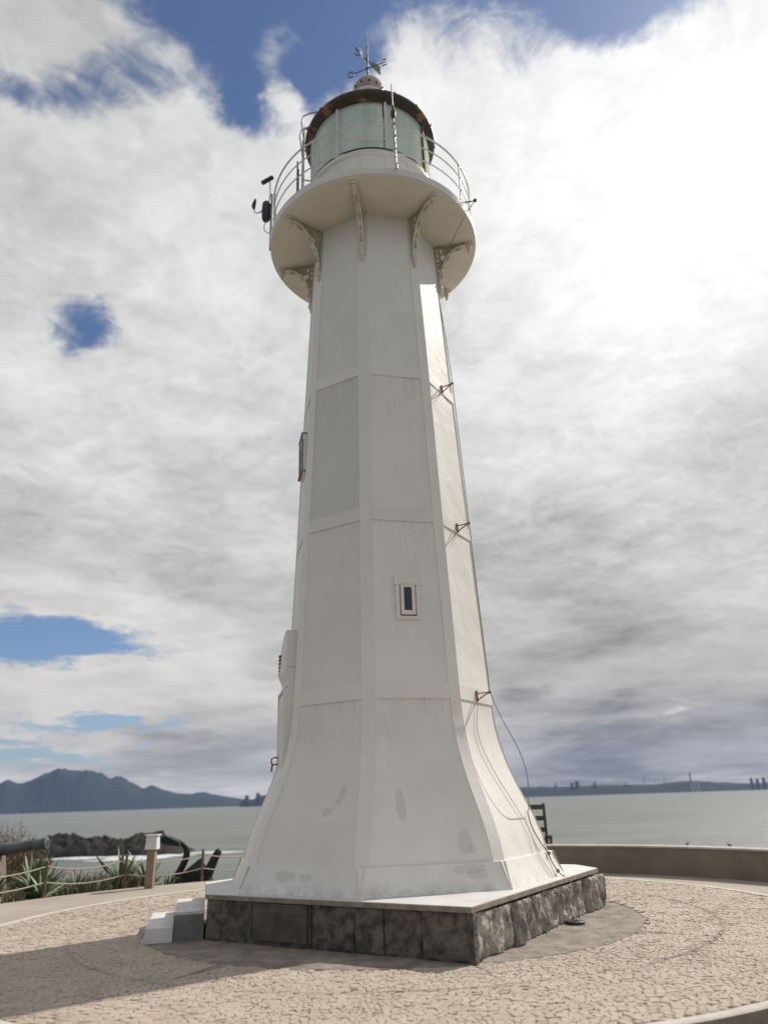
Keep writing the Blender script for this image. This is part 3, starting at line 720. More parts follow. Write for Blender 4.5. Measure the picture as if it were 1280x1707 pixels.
# roof
mb = MB(); prof = [(1.19, 14.10), (1.225, 14.06), (1.24, 14.06), (1.27, 14.10), (1.325, 14.14), (1.355, 14.18), (1.36, 14.22), (1.345, 14.265), (1.29, 14.32), (1.14, 14.45), (.95, 14.64), (.72, 14.84), (.50, 15.02), (.36, 15.12)]
mb.lathe(prof, 80, (0, 0), cap=False); roof = mb.build('roof', m_copper, LH, smooth=40)
for k in range(16):
    if k == 0:
        sm = MB(); pts = [(0, -r-.004, z+.006) for r, z in prof[5:]]; sm.tube(pts, .010, 5); rb0 = sm.build('roof_rib', m_copper, roof, smooth=60, rz=0)
    else: dup(rb0, roof, (0, 0, 0), k*pi/8)
mb = MB(); mb.lathe([(.40, 15.08), (.42, 15.14), (.42, 15.30), (.37, 15.37), (.30, 15.50)], 40, (0, 0), cap=False)
mb.lathe([(.335, 15.52), (.365, 15.55), (.365, 15.63), (.335, 15.66)], 40, (0, 0), cap=False)
mb.build('vent_collar', m_rail, roof, smooth=40)
mb = MB(); pr = [(.30, 15.50), (.335, 15.60), (.335, 15.73)]+[(.342*cos(rad(e)), 15.86+.342*sin(rad(e))) for e in range(-20, 86, 8)]+[(.02, 16.205)]
mb.lathe(pr, 40, (0, 0), cap=False); ball = mb.build('vent_ball', m_ball, roof, smooth=50)
for k in range(12):
    mb = MB(); a = k*pi/6+.1; mb.sphere((.343*sin(a), -.343*cos(a), 15.82), .026, 8, 6, sc=(1, 1, 1.15)); mb.build('vent_hole', m_vane, ball, smooth=60)

# weather vane
mb = MB(); mb.tube([(0, 0, 16.15), (0, 0, 16.5), (0, 0, 17.1), (0, 0, 17.3), (0, 0, 17.5), (0, 0, 17.98)], [.028, .024, .02, .016, .010, .003], 8)
mast = mb.build('weather_vane', m_vane, roof, smooth=60)
e = Vector((.33, -.12, 0)).normalized(); nn = Vector((-.12, -.33, 0)).normalized(); L = .35; zc0 = 16.62
mb = MB(); mb.bar(-e*L+Vector((0, 0, zc0)), e*L+Vector((0, 0, zc0)), .014, .014); mb.bar(-nn*L+Vector((0, 0, zc0)), nn*L+Vector((0, 0, zc0)), .014, .014); mb.sphere((0, 0, zc0), .04, 8, 6)
ca = mb.build('compass_arms', m_vane, mast)
def letter(ch, c_, ax, m=m_vane):
    mb = MB(); U = Vector((0, 0, 1)); h, w = .085, .055
    def seg(a, b): mb.bar(c_+ax*a[0]*w+U*a[1]*h, c_+ax*b[0]*w+U*b[1]*h, .016, .016, ax.cross(U))
    if ch == 'O': mb.tube([c_+ax*w*1.1*cos(2*pi*i/20)+U*h*1.0*sin(2*pi*i/20) for i in range(20)], .012, 6, closed=True)
    if ch == 'E': seg((-1, -1), (-1, 1)); seg((-1, 1), (1, 1)); seg((-1, 0), (.6, 0)); seg((-1, -1), (1, -1))
    if ch == 'N': seg((-1, -1), (-1, 1)); seg((-1, 1), (1, -1)); seg((1, -1), (1, 1))
    if ch == 'S': [seg(a, b) for a, b in (((1, .8), (.4, 1)), ((.4, 1), (-.6, 1)), ((-.6, 1), (-1, .5)), ((-1, .5), (.9, -.3)), ((.9, -.3), (.6, -1)), ((.6, -1), (-.5, -1)), ((-.5, -1), (-1, -.8)))]
    o = mb.build('compass_letter', m, ca); o['label'] = 'letter ' + ch; return o
letter('O', -e*(L+.05)+Vector((0, 0, zc0)), e); letter('E', e*(L+.05)+Vector((0, 0, zc0)), e)
letter('S', nn*(L+.04)+Vector((0, 0, zc0)), nn, m_rail); letter('N', -nn*(L+.04)+Vector((0, 0, zc0)), nn)
ar = Vector((-.30, -.27, 0)).normalized(); za = 16.88; Uz = Vector((0, 0, 1)); lat = ar.cross(Uz)
mb = MB()
for s_ in (-1, 1):
    p0 = Vector((0, 0, za)); p1 = ar*.16+Uz*za; p2 = ar*.30+Uz*(za+s_*.075)
    mb.bar(p0, p1, .016, .022); mb.bar(p1, p2, .014, .018)
    d = (p2-p1).normalized(); nrm = lat
    tip = p2+d*.08; q = d.cross(nrm).normalized()
    mb.extr([tip-nrm*.006, p2-d*.03+q*.035-nrm*.006, p2-nrm*.006, p2-d*.03-q*.035-nrm*.006], nrm*.012)
mb.bar(Vector((0, 0, za)), -ar*.20+Uz*za, .016, .024)
mb.build('wind_arrow', m_vane, mast)
mb = MB(); out = [(-.10, 0), (-.16, .10), (-.21, .095), (-.23, .125), (-.27, .11), (-.30, .14), (-.34, .12), (-.37, .15), (-.40, .08), (-.375, 0), (-.40, -.08), (-.37, -.15), (-.34, -.12), (-.30, -.14), (-.27, -.11), (-.23, -.125), (-.21, -.095), (-.16, -.10)]
mb.extr([ar*x+Uz*(za+z)-lat*.005 for x, z in out], lat*.01); mb.build('wind_fin', m_fin, mast)

# ladder up the left side of the lantern
mb = MB(); la = rad(-77); hwid = .17
LT = Vector((cos(la), sin(la), 0)); LN = Vector((sin(la), -cos(la), 0))
for s_ in (-1, 1):
    b = LN*1.40+LT*hwid*s_
    mb.bar(b+Uz*11.56, b+Uz*14.32, .045, .018, LN)
lad = mb.build('lantern_ladder', m_metal, LH)
for i in range(10): MB().tube([LN*1.40+LT*hwid*s_+Uz*(11.75+i*.27) for s_ in (-1, 1)], .011, 6).build('rung', m_metal, lad)
for s_ in (-1, 1):
    mb = MB(); b = LN*1.40+LT*(hwid*s_)
    mb.tube([b+Uz*13.9, b+LN*.06+Uz*14.45, b+LN*.03+Uz*14.62, b-LN*.10+Uz*14.74, b-LN*.35+Uz*14.86, b-LN*.55+Uz*14.80], .016, 6)
    mb.build('ladder_handrail', m_metal, lad)
    for z in (14.28, 12.9): MB().bar(b+Uz*z, b-LN*.18+Uz*z, .02, .02).build('ladder_bracket', m_metal, lad)
# second lattice support behind the ladder (dark) 
mb = MB(); la2 = rad(-88); L2 = Vector((sin(la2), -cos(la2), 0)); T2 = Vector((cos(la2), sin(la2), 0))
for s_ in (-1, 1): mb.bar(L2*1.50+T2*.10*s_+Uz*11.56, L2*1.50+T2*.10*s_+Uz*13.75, .03, .03)
for i in range(8): mb.bar(L2*1.50-T2*.10*(1 if i % 2 else -1)+Uz*(11.6+i*.26), L2*1.50+T2*.10*(1 if i % 2 else -1)+Uz*(11.86+i*.26), .012, .018)
mb.build('lattice_mast', m_vane, LH)

# equipment box on the left railing
eq = empty('lamp_controller', (0, 0, 0)); eq.parent = None
a = rad(-83)
def er(r, z, a=a): return Vector((C.x+r*sin(a), C.y-r*cos(a), z))
tag(eq, 'dark equipment box with two arm lamps clamped to the left end of the gallery railing', 'equipment box')
eq.location = er(2.0, 12.2)+Vector((.06, 0, 0)); E0 = eq.location
def erl(r, z, dt=0.): v = er(r, z)+Vector((cos(a), sin(a), 0))*dt-E0; return v
mb = MB(); mb.tube([erl(2.0, 11.4), erl(2.0, 12.8)], .022, 8); mb.tube([erl(2.0, 11.44), erl(1.93, 11.50)], .012, 6); mb.build('post', m_metal, eq, smooth=50)
mb = MB(); mb.tube([erl(2.10, 12.12), erl(2.10, 12.16), erl(2.105, 12.35), erl(2.10, 12.54), erl(2.10, 12.58)], [.06, .08, .085, .08, .055], 14); mb.bar(erl(2.0, 12.5), erl(2.1, 12.5), .05, .04); mb.bar(erl(2.0, 12.2), erl(2.1, 12.2), .05, .04)
mb.build('box_housing', m_dark, eq, smooth=50)
mb = MB(); mb.tube([erl(2.06, 12.55), erl(2.03, 12.80), erl(2.04, 12.95), erl(2.05, 13.18)], .012, 6); mb.build('upper_arm', m_metal, eq)
mb = MB(); mb.tube([erl(2.0, 13.25), erl(2.20, 13.08)], .045, 10); mb.build('upper_lamp', m_dark, eq, smooth=50)
mb = MB(); mb.tube([erl(2.16, 12.40), erl(2.22, 12.32), erl(2.29, 12.29), erl(2.33, 12.33), erl(2.335, 12.42)], .012, 6); mb.build('side_arm', m_metal, eq)
mb = MB(); mb.tube([erl(2.34, 12.40), erl(2.35, 12.47), erl(2.335, 12.55), erl(2.32, 12.64)], [.025, .042, .036, .02], 8); mb.build('side_lamp', m_dark, eq, smooth=50)
mb = MB(); mb.tube([erl(2.08, 12.12), erl(2.13, 12.0), erl(2.12, 11.86), erl(2.04, 11.80), erl(1.99, 11.90)], .009, 6); mb.build('cable_loop', m_cable_b, eq)

# lightning conductor: stand-offs and cable on the sunlit face
k1 = FA(1)
def fr(t_, out, z): # point in lighthouse frame on face 1
    return Vector((cos(k1), sin(k1), 0))*t_+Vector((sin(k1), -cos(k1), 0))*(AP(max(z, .783))+out)+Uz*z
tips = []
for z, dz in ((7.90, .07), (5.37, .06), (2.80, .06)):
    mb = MB(); mb.bar(fr(0, .012, z-.05), fr(0, .012, z+.10), .03, .02, nR)
    mb.bar(fr(0, .015, z+.06), fr(0, .20, z+dz), .014, .014); mb.bar(fr(0, .015, z-.03), fr(0, .20, z+dz), .014, .014)
    mb.sphere(tuple(fr(0, .21, z+dz)), .024, 8, 6)
    mb.build('cable_standoff', m_rust, LH, smooth=60); tips.append(fr(0, .215, z+dz))
top = pol(2.02, k1, 11.42)-C
mb = MB(); g3 = fr(.0, .82, 11.60)
for dt_ in (-.13, 0, .13): mb.bar(fr(dt_, .88+.0, 11.53 if dt_ else 11.62), fr(0.05, 1.06, 11.62), .010, .010)
mb.sphere(tuple(fr(.05, 1.07, 11.62)), .035, 10, 8); mb.build('cable_standoff', m_vane, LH, smooth=60)
mb = MB(); pts = [fr(0.0, .84, 11.30), fr(-.0, .55, 10.9), fr(.05, .30, 10.55), fr(.0, .14, 10.15), fr(.02, .16, 9.6), fr(.0, .20, 8.7)]+[tips[0]]+[fr(.01, .21, 7.0), fr(0, .215, 6.2)]+[tips[1]]+[fr(.0, .21, 4.6), fr(.0, .215, 3.7)]+[tips[2]]
def smoothpts(pts, it=2):
    for _ in range(it):
        o = [pts[0]]
        for a_, b_ in zip(pts, pts[1:]): o += [a_*.75+b_*.25, a_*.25+b_*.75]
        pts = o+[pts[-1]]
    return pts
mb.tube(smoothpts(pts, 1), .0065, 6)
# free loop beyond the flare, back to the foot
pts = [tips[2], fr(.05, .30, 2.5), fr(.12, .42, 2.1), fr(.20, .37, 1.75), fr(.30, .20, 1.5), fr(.42, .05, 1.30)]
mb.tube(smoothpts(pts, 2), .006, 6)
cabl = mb.build('lightning_cable', m_cable, LH, smooth=60)
mb = MB(); pts = [fr(.42, .03, 1.30), fr(.36, .02, 1.12), fr(.42, .02, .98), fr(.55, .02, .85), fr(.60, .03, .79), fr(.60, .08, .66), fr(.60, .17, .52), fr(.60, .30, .47), fr(.60, .36, .30), fr(.6, .37, .02)]
mb.tube(smoothpts(pts, 2), .008, 6)
for p in (fr(.60, .05, .77), fr(.60, .15, .56)): mb.sphere(tuple(p), .026, 8, 6)
mb.build('cable_tail', m_cable, cabl, smooth=60)
mb = MB(); pts = [fr(0, .015, 2.75), fr(-.12, .015, 2.5), fr(-.20, .015, 2.35), fr(-.18, .02, 2.1), fr(-.05, .02, 1.75), fr(.12, .02, 1.4), fr(.26, .02, 1.1), fr(.26, .02, .90), fr(.27, .03, .78), fr(.36, .10, .62), fr(.42, .15, .50)]
mb.tube(smoothpts(pts, 2), .005, 5); mb.build('thin_wire', m_cable_b, cabl)
for z in (7.85, 5.31):
    mb = MB(); mb.tube(smoothpts([fr(0, .012, z), fr(-.12, .01, z-.10), fr(-.28, .01, z-.30)], 1), .004, 5); mb.build('thin_wire', m_cable_b, cabl)

# ------------------------------------------------------------------ right: low curved wall, birds, bench
mb = MB()
wa0, wa1 = rad(95), rad(196)
mb.lathe([(8.0, -.15), (8.02, .37)], 90, (0, 0), cap=False, a0=wa0, a1=wa1); mb.lathe([(8.02, .37), (7.99, .375), (7.99, .405), (8.02, .415), (8.26, .415), (8.28, .40), (8.28, -.3)], 90, (0, 0), cap=False, mi=1, a0=wa0, a1=wa1)
wl_ = mb.build('parapet_wall', [m_wall, m_walltop], loc=C, smooth=40); tag(wl_, 'low curved rendered parapet wall with coping toned as if sunlit above the sea', 'wall')
def bird(x, y, z, rz, lab):
    mb = MB()
    rings = [(-.15, .0, .006), (-.10, .005, .016), (-.05, .012, .036), (0, .02, .045), (.05, .03, .042), (.075, .06, .028), (.085, .085, .026), (.105, .095, .022), (.125, .088, .008), (.15, .082, .003)]
    mb.tube([(a_, 0, .07+b_) for a_, b_, _ in rings], [c for _, _, c in rings], 10)
    for s_ in (-1, 1): mb.tube([(0, s_*.015, .06), (.005, s_*.015, .0), (.025, s_*.015, .002)], .004, 5)
    o = mb.build('bird', m_bird, loc=(x, y, z), rz=rz, smooth=60); o.scale = (.36, .36, .42)
    return tag(o, lab, 'bird', 'birds on the wall coping')
m_bird = mat('bird_feathers', (.07, .06, .055), .8, nscale=30, color2=(.14, .12, .10))
def onwall(a): return pol(8.14, a, .416)
b1 = onwall(rad(131.2)); bird(b1.x, b1.y, b1.z, .4, 'small dark bird standing on the wall, the one nearer the lighthouse')
b2 = onwall(rad(124.7)); bird(b2.x, b2.y, b2.z, 2.6, 'small dark bird standing on the wall, the one nearer the picture edge')
m_wood = mat('dark_weathered_wood', (.075, .062, .048), .8, nscale=8, color2=(.045, .038, .03), bump=.004)
bn = empty('slatted_bench', (3.33, 19.6, -.22)); tag(bn, 'dark slatted wooden bench back showing behind the right edge of the lighthouse', 'bench')
for x in (-.65, .42):
    mb = MB(); mb.box((x-.03, -.03, 0), (x+.03, .03, 1.52)); mb.build('stile', m_wood, bn)
    mb = MB(); mb.box((x-.03, -.5, 0), (x+.03, -.44, .72)); mb.box((x-.035, -.52, .7201), (x+.035, .05, .80)); mb.build('armrest', m_wood, bn)
for z in (.62, .86, 1.12, 1.38):
    mb = MB(); mb.box((-.62, -.02, z), (.39, .015, z+.11)); mb.build('slat', m_wood, bn)
for i in range(4):
    mb = MB(); mb.box((-.62, -.42+i*.1, .50), (.39, -.34+i*.1, .53)); mb.build('seat_slat', m_wood, bn)

# ------------------------------------------------------------------ left: rope fence, bollard lamp, cannon, anchor, plants
fence = empty('rope_fence', C); tag(fence, 'low brown post-and-rope fence with two sagging strands along the left path edge', 'fence')
m_post = mat('fence_post_wood', (.17, .10, .065), .8, nscale=12, namt=.35, bump=.003)
m_rope = mat('pale_rope', (.50, .43, .33), .9, nscale=40, namt=.3)
fa = [rad(180+d) for d in (66, 53.3, 42.0, 30.8, 19.5, 8)]
fa = []
for px in ((-7.46, 14.4), (-7.136, 16.512), (-6.03, 17.9), (-4.58, 18.97), (-3.0, 19.65), (-1.3, 20.0)):
    fa.append(math.atan2(px[0]-C.x, -(px[1]-C.y)))
fa[0] = fa[1]+rad(16)*(1 if fa[1] > -pi/2 else 1)
fa = [fa[1]+rad(30), fa[1]+rad(15)]+fa[1:]
prev = None; pm = MB(); pm.tube([(0, 0, -.2), (0, 0, .0), (.002, 0, .50), (.002, 0, .53), (.001, 0, .545)], [.034, .034, .031, .026, .01], 8)
p0 = None
for a in fa:
    q = pol(8.95, a, 0)-C
    if p0 is None: p0 = pm.build('fence_post', m_post, fence, smooth=50, loc=q); po = p0
    else: po = dup(p0, fence, q)
    if prev is not None:
        for z, sg in ((.43, .11), (.13, .09)):
            mb = MB(); pts = [prev.lerp(q, i/10)+Vector((0, 0, z-sg*4*(i/10)*(1-i/10))) for i in range(11)]
            mb.tube(pts, .014, 6); mb.build('rope', m_rope, fence, smooth=60)
    prev = q
# bollard lamp
bl = empty('bollard_lamp', (-5.43, 17.75, -.16)); tag(bl, 'tan bollard with a square white head standing behind the rope fence', 'bollard')
mb = MB(); mb.box((-.085, -.085, 0), (.085, .085, .79)); mb.build('post', mat('bollard_tan', (.27, .21, .145), .8, nscale=6, namt=.25), bl)
mb = MB(); mb.add([(-.13, -.13, .791), (.13, -.13, .791), (.13, .13, .791), (-.13, .13, .791), (-.115, -.115, 1.07), (.115, -.115, 1.07), (.115, .115, 1.07), (-.115, .115, 1.07)], [(3, 2, 1, 0), (4, 5, 6, 7), (0, 1, 5, 4), (1, 2, 6, 5), (2, 3, 7, 6), (3, 0, 4, 7)])
mb.box((-.145, -.145, 1.071), (.145, .145, 1.095)); mb.build('head', mat('bollard_white', (.66, .66, .66), .5, nscale=5, namt=.1), bl)
# cannon
m_gun = mat('cannon_grey_iron', (.135, .145, .15), .55, .2, nscale=5, namt=.35, bump=.005)
cn = empty('cannon', (-9.6, 18.6, -.2)); tag(cn, 'old grey cannon barrel pointing right on a low stone support behind the fence', 'cannon')
mb = MB(); prof = [(.001, 0), (.10, .0), (.13, .015), (.142, .05), (.135, .10), (.118, .15), (.118, .28), (.128, .30), (.118, .33), (.128, .9), (.142, .92), (.142, .98), (.135, 1.0), (.15, 1.7), (.165, 1.72), (.165, 1.8), (.158, 1.82), (.17, 2.3), (.15, 2.38), (.06, 2.42), (.06, 2.47), (.07, 2.53), (.001, 2.58)]
# lathe about its own axis, mouth at +x
ax0 = Vector((1.43, 0, 1.0)); axd = Vector((-1, 0, -.105)).normalized()
vs = []; n = 24
xa = Vector((0, 1, 0)); ya = axd.cross(xa)
for r, s_ in prof: vs += [ax0+axd*s_+(xa*cos(2*pi*i/n)+ya*sin(2*pi*i/n))*r for i in range(n)]
mb.add(vs, [(j*n+i, j*n+(i+1) % n, (j+1)*n+(i+1) % n, (j+1)*n+i) for j in range(len(prof)-1) for i in range(n)])
gun = mb.build('barrel', m_gun, cn, smooth=35)
mb = MB(); mb.tube([ax0-axd*.004, ax0+axd*.002], .07, 16); mb.build('bore', m_dark, gun)
mb = MB(); mb.add([(-.55, -.3, -.3), (.52, -.3, -.3), (.52, .3, -.3), (-.55, .3, -.3), (-.40, -.22, .72), (.36, -.22, .80), (.36, .22, .80), (-.40, .22, .72)], [(3, 2, 1, 0), (4, 5, 6, 7), (0, 1, 5, 4), (1, 2, 6, 5), (2, 3, 7, 6), (3, 0, 4, 7)])
mb.build('support', mat('support_masonry', (.26, .19, .14), .9, nscale=4, color2=(.16, .12, .09), bump=.02, bscale=12), cn)
# anchor
m_anch = mat('black_painted_iron', (.022, .024, .028), .5, .3, nscale=8, namt=.3, bump=.004)
an = empty('old_anchor', (-5.0, 20.0, -.42)); tag(an, 'big black ship anchor lying tilted beyond the fence, its curved arm up against the sea', 'anchor')
def A(x, z, y=0): return Vector((x+5.0, y, z+.42))
mb = MB()
pts = [A(-5.98, .78, -.2), A(-5.75, .765, -.15), A(-5.5, .70, -.1), A(-5.30, .60, -.05), A(-5.22, .45, 0), A(-5.28, .20, 0), A(-5.42, -.05, 0), A(-5.5, -.20, .05)]
pp_ = smoothpts(pts, 2); mb.tube(pp_, [.035+.05*min(1, 1.6*i/len(pp_)) if i < len(pp_)*.75 else .085 for i in range(len(pp_))], 10)
mb.build('arm', m_anch, an, smooth=60)
mb = MB(); mb.extr([A(-6.02, .74, -.28), A(-5.72, .82, -.28), A(-5.40, .68, -.22), A(-5.36, .58, -.22), A(-5.65, .61, -.28)], (0, .05, .03)); mb.build('fluke', m_anch, an)
mb = MB(); mb.tube([A(-5.55, -.22, 0), A(-5.2, -.24, .05), A(-4.85, -.26, .1), A(-4.6, -.28, .2)], [.11, .12, .12, .09], 10); mb.extr([A(-5.62, -.42, -.06), A(-4.6, -.42, -.06), A(-4.62, -.16, -.06), A(-5.0, .02, -.06), A(-5.35, -.02, -.06), A(-5.60, -.22, -.06)], (0, .14, 0)); mb.build('crown', m_anch, an, smooth=50)
mb = MB(); mb.extr([A(-5.30, -.02, .1), A(-4.90, .28, .1), A(-4.62, -.10, .1), A(-4.75, -.28, .1)], (0, .06, .02)); mb.build('palm', mat('anchor_palm_iron', (.06, .075, .075), .55, .2, nscale=8, namt=.3), an)
mb = MB(); pts = [A(-4.78, -.30, .1), A(-4.66, .02, .1), A(-4.52, .33, .1), A(-4.46, .42, .1), A(-4.43, .47, .1)]; mb.tube(pts, [.13, .12, .10, .085, .04], 10); mb.build('shank', m_anch, an, smooth=60)

# yuccas: rosettes of stiff strap leaves
m_leaf = mat('yucca_leaf', (.14, .19, .09), .5, nscale=5, color2=(.085, .13, .065), spec=.4)
m_leafy = mat('yucca_leaf_pale', (.17, .19, .10), .55, nscale=5, color2=(.10, .13, .06))
lm = []
for v in range(4):
    mb = MB(); L = 1.; n = 6; vs = []; bend = (.05, .25, .5, .8)[v]
    for i in range(n+1):
        t_ = i/n; w = .035*(1-t_**2.2)*(.6+.8*min(t_*3, 1))/1.2+.001; zz = t_-bend*.35*t_*t_; yy = bend*.5*t_*t_
        vs += [(-w, yy, zz), (0, yy+.012*(1-t_), zz), (w, yy, zz)]
    mb.add(vs, [(i*3+j, i*3+j+1, i*3+j+4, i*3+j+3) for i in range(n) for j in range(2)])
    me = mb.mesh('leaf', 60); me.materials.append(m_leaf if v < 3 else m_leafy); lm.append(me)
def yucca(x, y, z, h, n, lab, seed):
    r = random.Random(seed); root = empty('yucca', (x, y, z)); tag(root, lab, 'plant', 'spiky plants along the rope fence')
    for i in range(n):
        o = bpy.data.objects.new('leaf', r.choice(lm)); COL.objects.link(o); o.parent = root
        t_ = i/n; tilt = rad(8+70*t_**.8)+r.gauss(0, .1); az = i*2.399+r.gauss(0, .2)
        s_ = h*r.uniform(.75, 1.05)*(1-.18*t_)
        M_ = Matrix.Rotation(az, 4, 'Z') @ Matrix.Rotation(-tilt, 4, 'X') @ Matrix.Rotation(r.gauss(0, .3), 4, 'Z') @ Matrix.Diagonal((s_*1.25, s_, s_, 1))
        M_.translation = (0, 0, .03+.15*h*(1-t_)); o.matrix_local = M_
yucca(-7.95, 17.6, -.35, 1.0, 56, 'green spiky plant beneath the cannon muzzle behind the fence', 1)
yucca(-8.6, 17.2, -.33, .85, 40, 'green spiky plant under the cannon barrel at the picture edge', 2)
yucca(-7.25, 18.3, -.4, .62, 34, 'short green spiky plant right of the first fence post', 3)
yucca(-6.35, 18.55, -.40, 1.15, 60, 'tall green spiky plant between fence post and white-headed bollard', 4)
yucca(-5.95, 19.2, -.45, 1.05, 50, 'green spiky plant just behind the white-headed bollard', 5)
yucca(-5.35, 18.9, -.42, .55, 30, 'small green spiky plant right of the bollard foot', 6)
# dry scrub
m_dry = mat('dry_stalks', (.24, .16, .10), .9, nscale=6, color2=(.13, .095, .06))
m_dry2 = mat('dry_leaves', (.27, .18, .11), .9, nscale=6, color2=(.14, .11, .07))
def scrub(x, y, z, h, rad_, n, lab, seed, leaves=0, name='dry_shrub', cat='shrub'):
    r = random.Random(seed); mb = MB(); mb2 = MB()
    for i in range(n):
        a = r.uniform(0, 2*pi); q = rad_*math.sqrt(r.random()); bx, by = q*.45*cos(a), q*.45*sin(a)
        hh = h*r.uniform(.5, 1.)*(1-.35*q/rad_)
        tip = Vector((q*1.1*cos(a)+r.gauss(0, .08), q*1.1*sin(a)+r.gauss(0, .08), hh)); b = Vector((bx, by, 0)); mid = b.lerp(tip, .55)+Vector((r.gauss(0, .05), r.gauss(0, .05), hh*.08))
        mb.tube([b, mid, tip], [.010, .007, .002], 3)
        for k in range(3):
            s0 = b.lerp(tip, r.uniform(.4, .9)); mb.tube([s0, s0+Vector((r.gauss(0, .12), r.gauss(0, .12), r.uniform(.05, .2)))*h*.7], [.005, .0015], 3)
            for _ in range(leaves):
                c_ = s0+Vector((r.gauss(0, .09), r.gauss(0, .09), r.gauss(.0, .07)))*min(h, 1.3)
                d1 = Vector((r.gauss(0, 1), r.gauss(0, 1), r.gauss(0, 1))).normalized()*.04; d2 = Vector((r.gauss(0, 1), r.gauss(0, 1), r.gauss(0, 1))).normalized()*.016
                mb2.add([c_-d1, c_+d2, c_+d1, c_-d2], [(0, 1, 2, 3)])
    root = empty(name, (x, y, z)); tag(root, lab, cat); mb.build('stems', m_dry, root)
    if leaves: mb2.build('foliage', m_dry2, root)
scrub(-10.9, 21.4, -1.1, 2.75, 1.35, 800, 'large brown dry shrub behind the cannon at the left edge', 5, 7)
scrub(-7.05, 19.1, -.55, .95, .62, 130, 'low clump of dry reddish grass between the spiky plants', 6, 0, 'dry_grass', 'grass clump')
scrub(-8.5, 20.6, -1.0, 1.35, .8, 120, 'straw-coloured shrub beyond the cannon muzzle', 8, 4)

mb = MB(); mg_ = MB(); r = random.Random(12)
for i in range(5200):
    a = rad(180)+rad(r.uniform(37, 92)); q = pol(r.uniform(9.12, 11.2), a); q.z = tz((Vector((q.x-C.x, q.y-C.y))).length, a)-.03
    dn = noise.noise(Vector((q.x*.9, q.y*.9, 4)))
    if dn < -.12: continue
    h = r.uniform(.10, .34)*(1+dn); lean = Vector((r.gauss(0, .35), r.gauss(0, .35), 1)); w = Vector((r.gauss(0, 1), r.gauss(0, 1), 0)).normalized()*.009
    m_ = mb if r.random() < .55 else mg_
    m_.add([q-w, q+w, q+lean*h*.6+w*.7, q+lean*h+Vector((r.gauss(0, .03), r.gauss(0, .03), -.02))], [(0, 1, 2, 3)])
tag(mb.build('dry_ground_cover', m_dry2), kind='stuff'); tag(mg_.build('green_ground_cover', m_leafy), kind='stuff')
yucca(-8.2, 18.3, -.42, 1.15, 60, 'green spiky plant directly behind the cannon support', 9)
yucca(-7.55, 17.2, -.32, .8, 40, 'green spiky plant close behind the fence left of the first post', 10)

# ------------------------------------------------------------------ sea, rocks, far shores
SEA = -10.
mb = MB(); Rr = [20, 60, 150, 400, 1000, 3000, 9000]; n = 96
mb.v = [(Rr_*sin(2*pi*k/n), Rr_*cos(2*pi*k/n), SEA) for Rr_ in Rr for k in range(n)]
mb.f = [(i*n+k, i*n+(k+1) % n, (i+1)*n+(k+1) % n, (i+1)*n+k) for i in range(len(Rr)-1) for k in range(n)]; mb.f = [f[::-1] for f in mb.f]; mb.m = [0]*len(mb.f)
def sea_fn(t, v, col, b):
    vv = t.vm('MULTIPLY', v, (1., 2.2, 1.))
    h = t.math('ADD', t.math('MULTIPLY', t.noise(vv, .22, 6, .6, .4), 1.), t.math('MULTIPLY', t.noise(vv, 1.5, 4, .6), .18))
    bn = t.new('ShaderNodeBump', {'Height': h, 'Strength': .9, 'Distance': .9}); t.l.new(bn.outputs[0], b.inputs['Normal'])
    big = t.smooth(t.noise(t.vm('MULTIPLY', v, (1., 3.2, 1.)), .012, 5, .55, .3), .36, .66)
    col = t.mix(big, (.105, .118, .102), (.15, .155, .133))
    fo = t.smooth(t.noise(t.vm('MULTIPLY', v, (.35, 1.6, 1.)), .16, 7, .62, .5), .70, .76)
    return t.mix(t.math('MULTIPLY', fo, .6), col, (.55, .57, .56))
m_sea = mat('sea_water', (.2, .2, .18), .38, nscale=.02, fn=sea_fn, spec=.35)
tag(mb.build('sea', m_sea), kind='structure')
def heap(name, x0, x1, y0, y1, top, lab, seed, m):
    mb = MB(); nx, ny = 170, 44; vs = []
    for i in range(nx+1):
        for j in range(ny+1):
            a = i/nx; b = j/ny; x = x0+(x1-x0)*a; y = y0+(y1-y0)*b
            e = min(1, 6*min(a, 1-a))**.7*sin(pi*min(max(b, 0), 1))**.6
            h = top(x)*.86*e+noise.fractal(Vector((x*.12, y*.12, seed)), .9, 2.1, 6)*1.5*e+(noise.fractal(Vector((x*.5, y*.5, seed)), .7, 2.1, 4)*.9-abs(noise.noise(Vector((x*.9, y*.3, seed))))*1.1)*e
            vs.append((x, y, SEA-.6+max(h+.6*e, 0)))
    W_ = ny+1; mb.add(vs, [(i*W_+j, (i+1)*W_+j, (i+1)*W_+j+1, i*W_+j+1) for i in range(nx) for j in range(ny)])
    return tag(mb.build(name, m, smooth=40), lab, 'rocks')
m_wet = mat('wet_sea_rock', (.026, .022, .018), .8, nscale=.4, color2=(.012, .012, .011), spec=.2, bump=.3, bscale=.8)
def lerp_tab(tab, x):
    if x <= tab[0][0]: return tab[0][1]
    for (a, b), (c_, d) in zip(tab, tab[1:]):
        if x <= c_: return b+(d-b)*(x-a)/(c_-a)
    return tab[-1][1]
heap('rock_outcrop', -112, -55, 203, 228, lambda x: lerp_tab([(-108, 2.5), (-97, 5.2), (-88, 6.2), (-82, 5.2), (-75, 4.3), (-69, 5.2), (-62, 5.2), (-54, 4.2), (-46, 1.5)], x), 'long dark wet rock outcrop in the sea with surf at its foot', 3.3, m_wet)
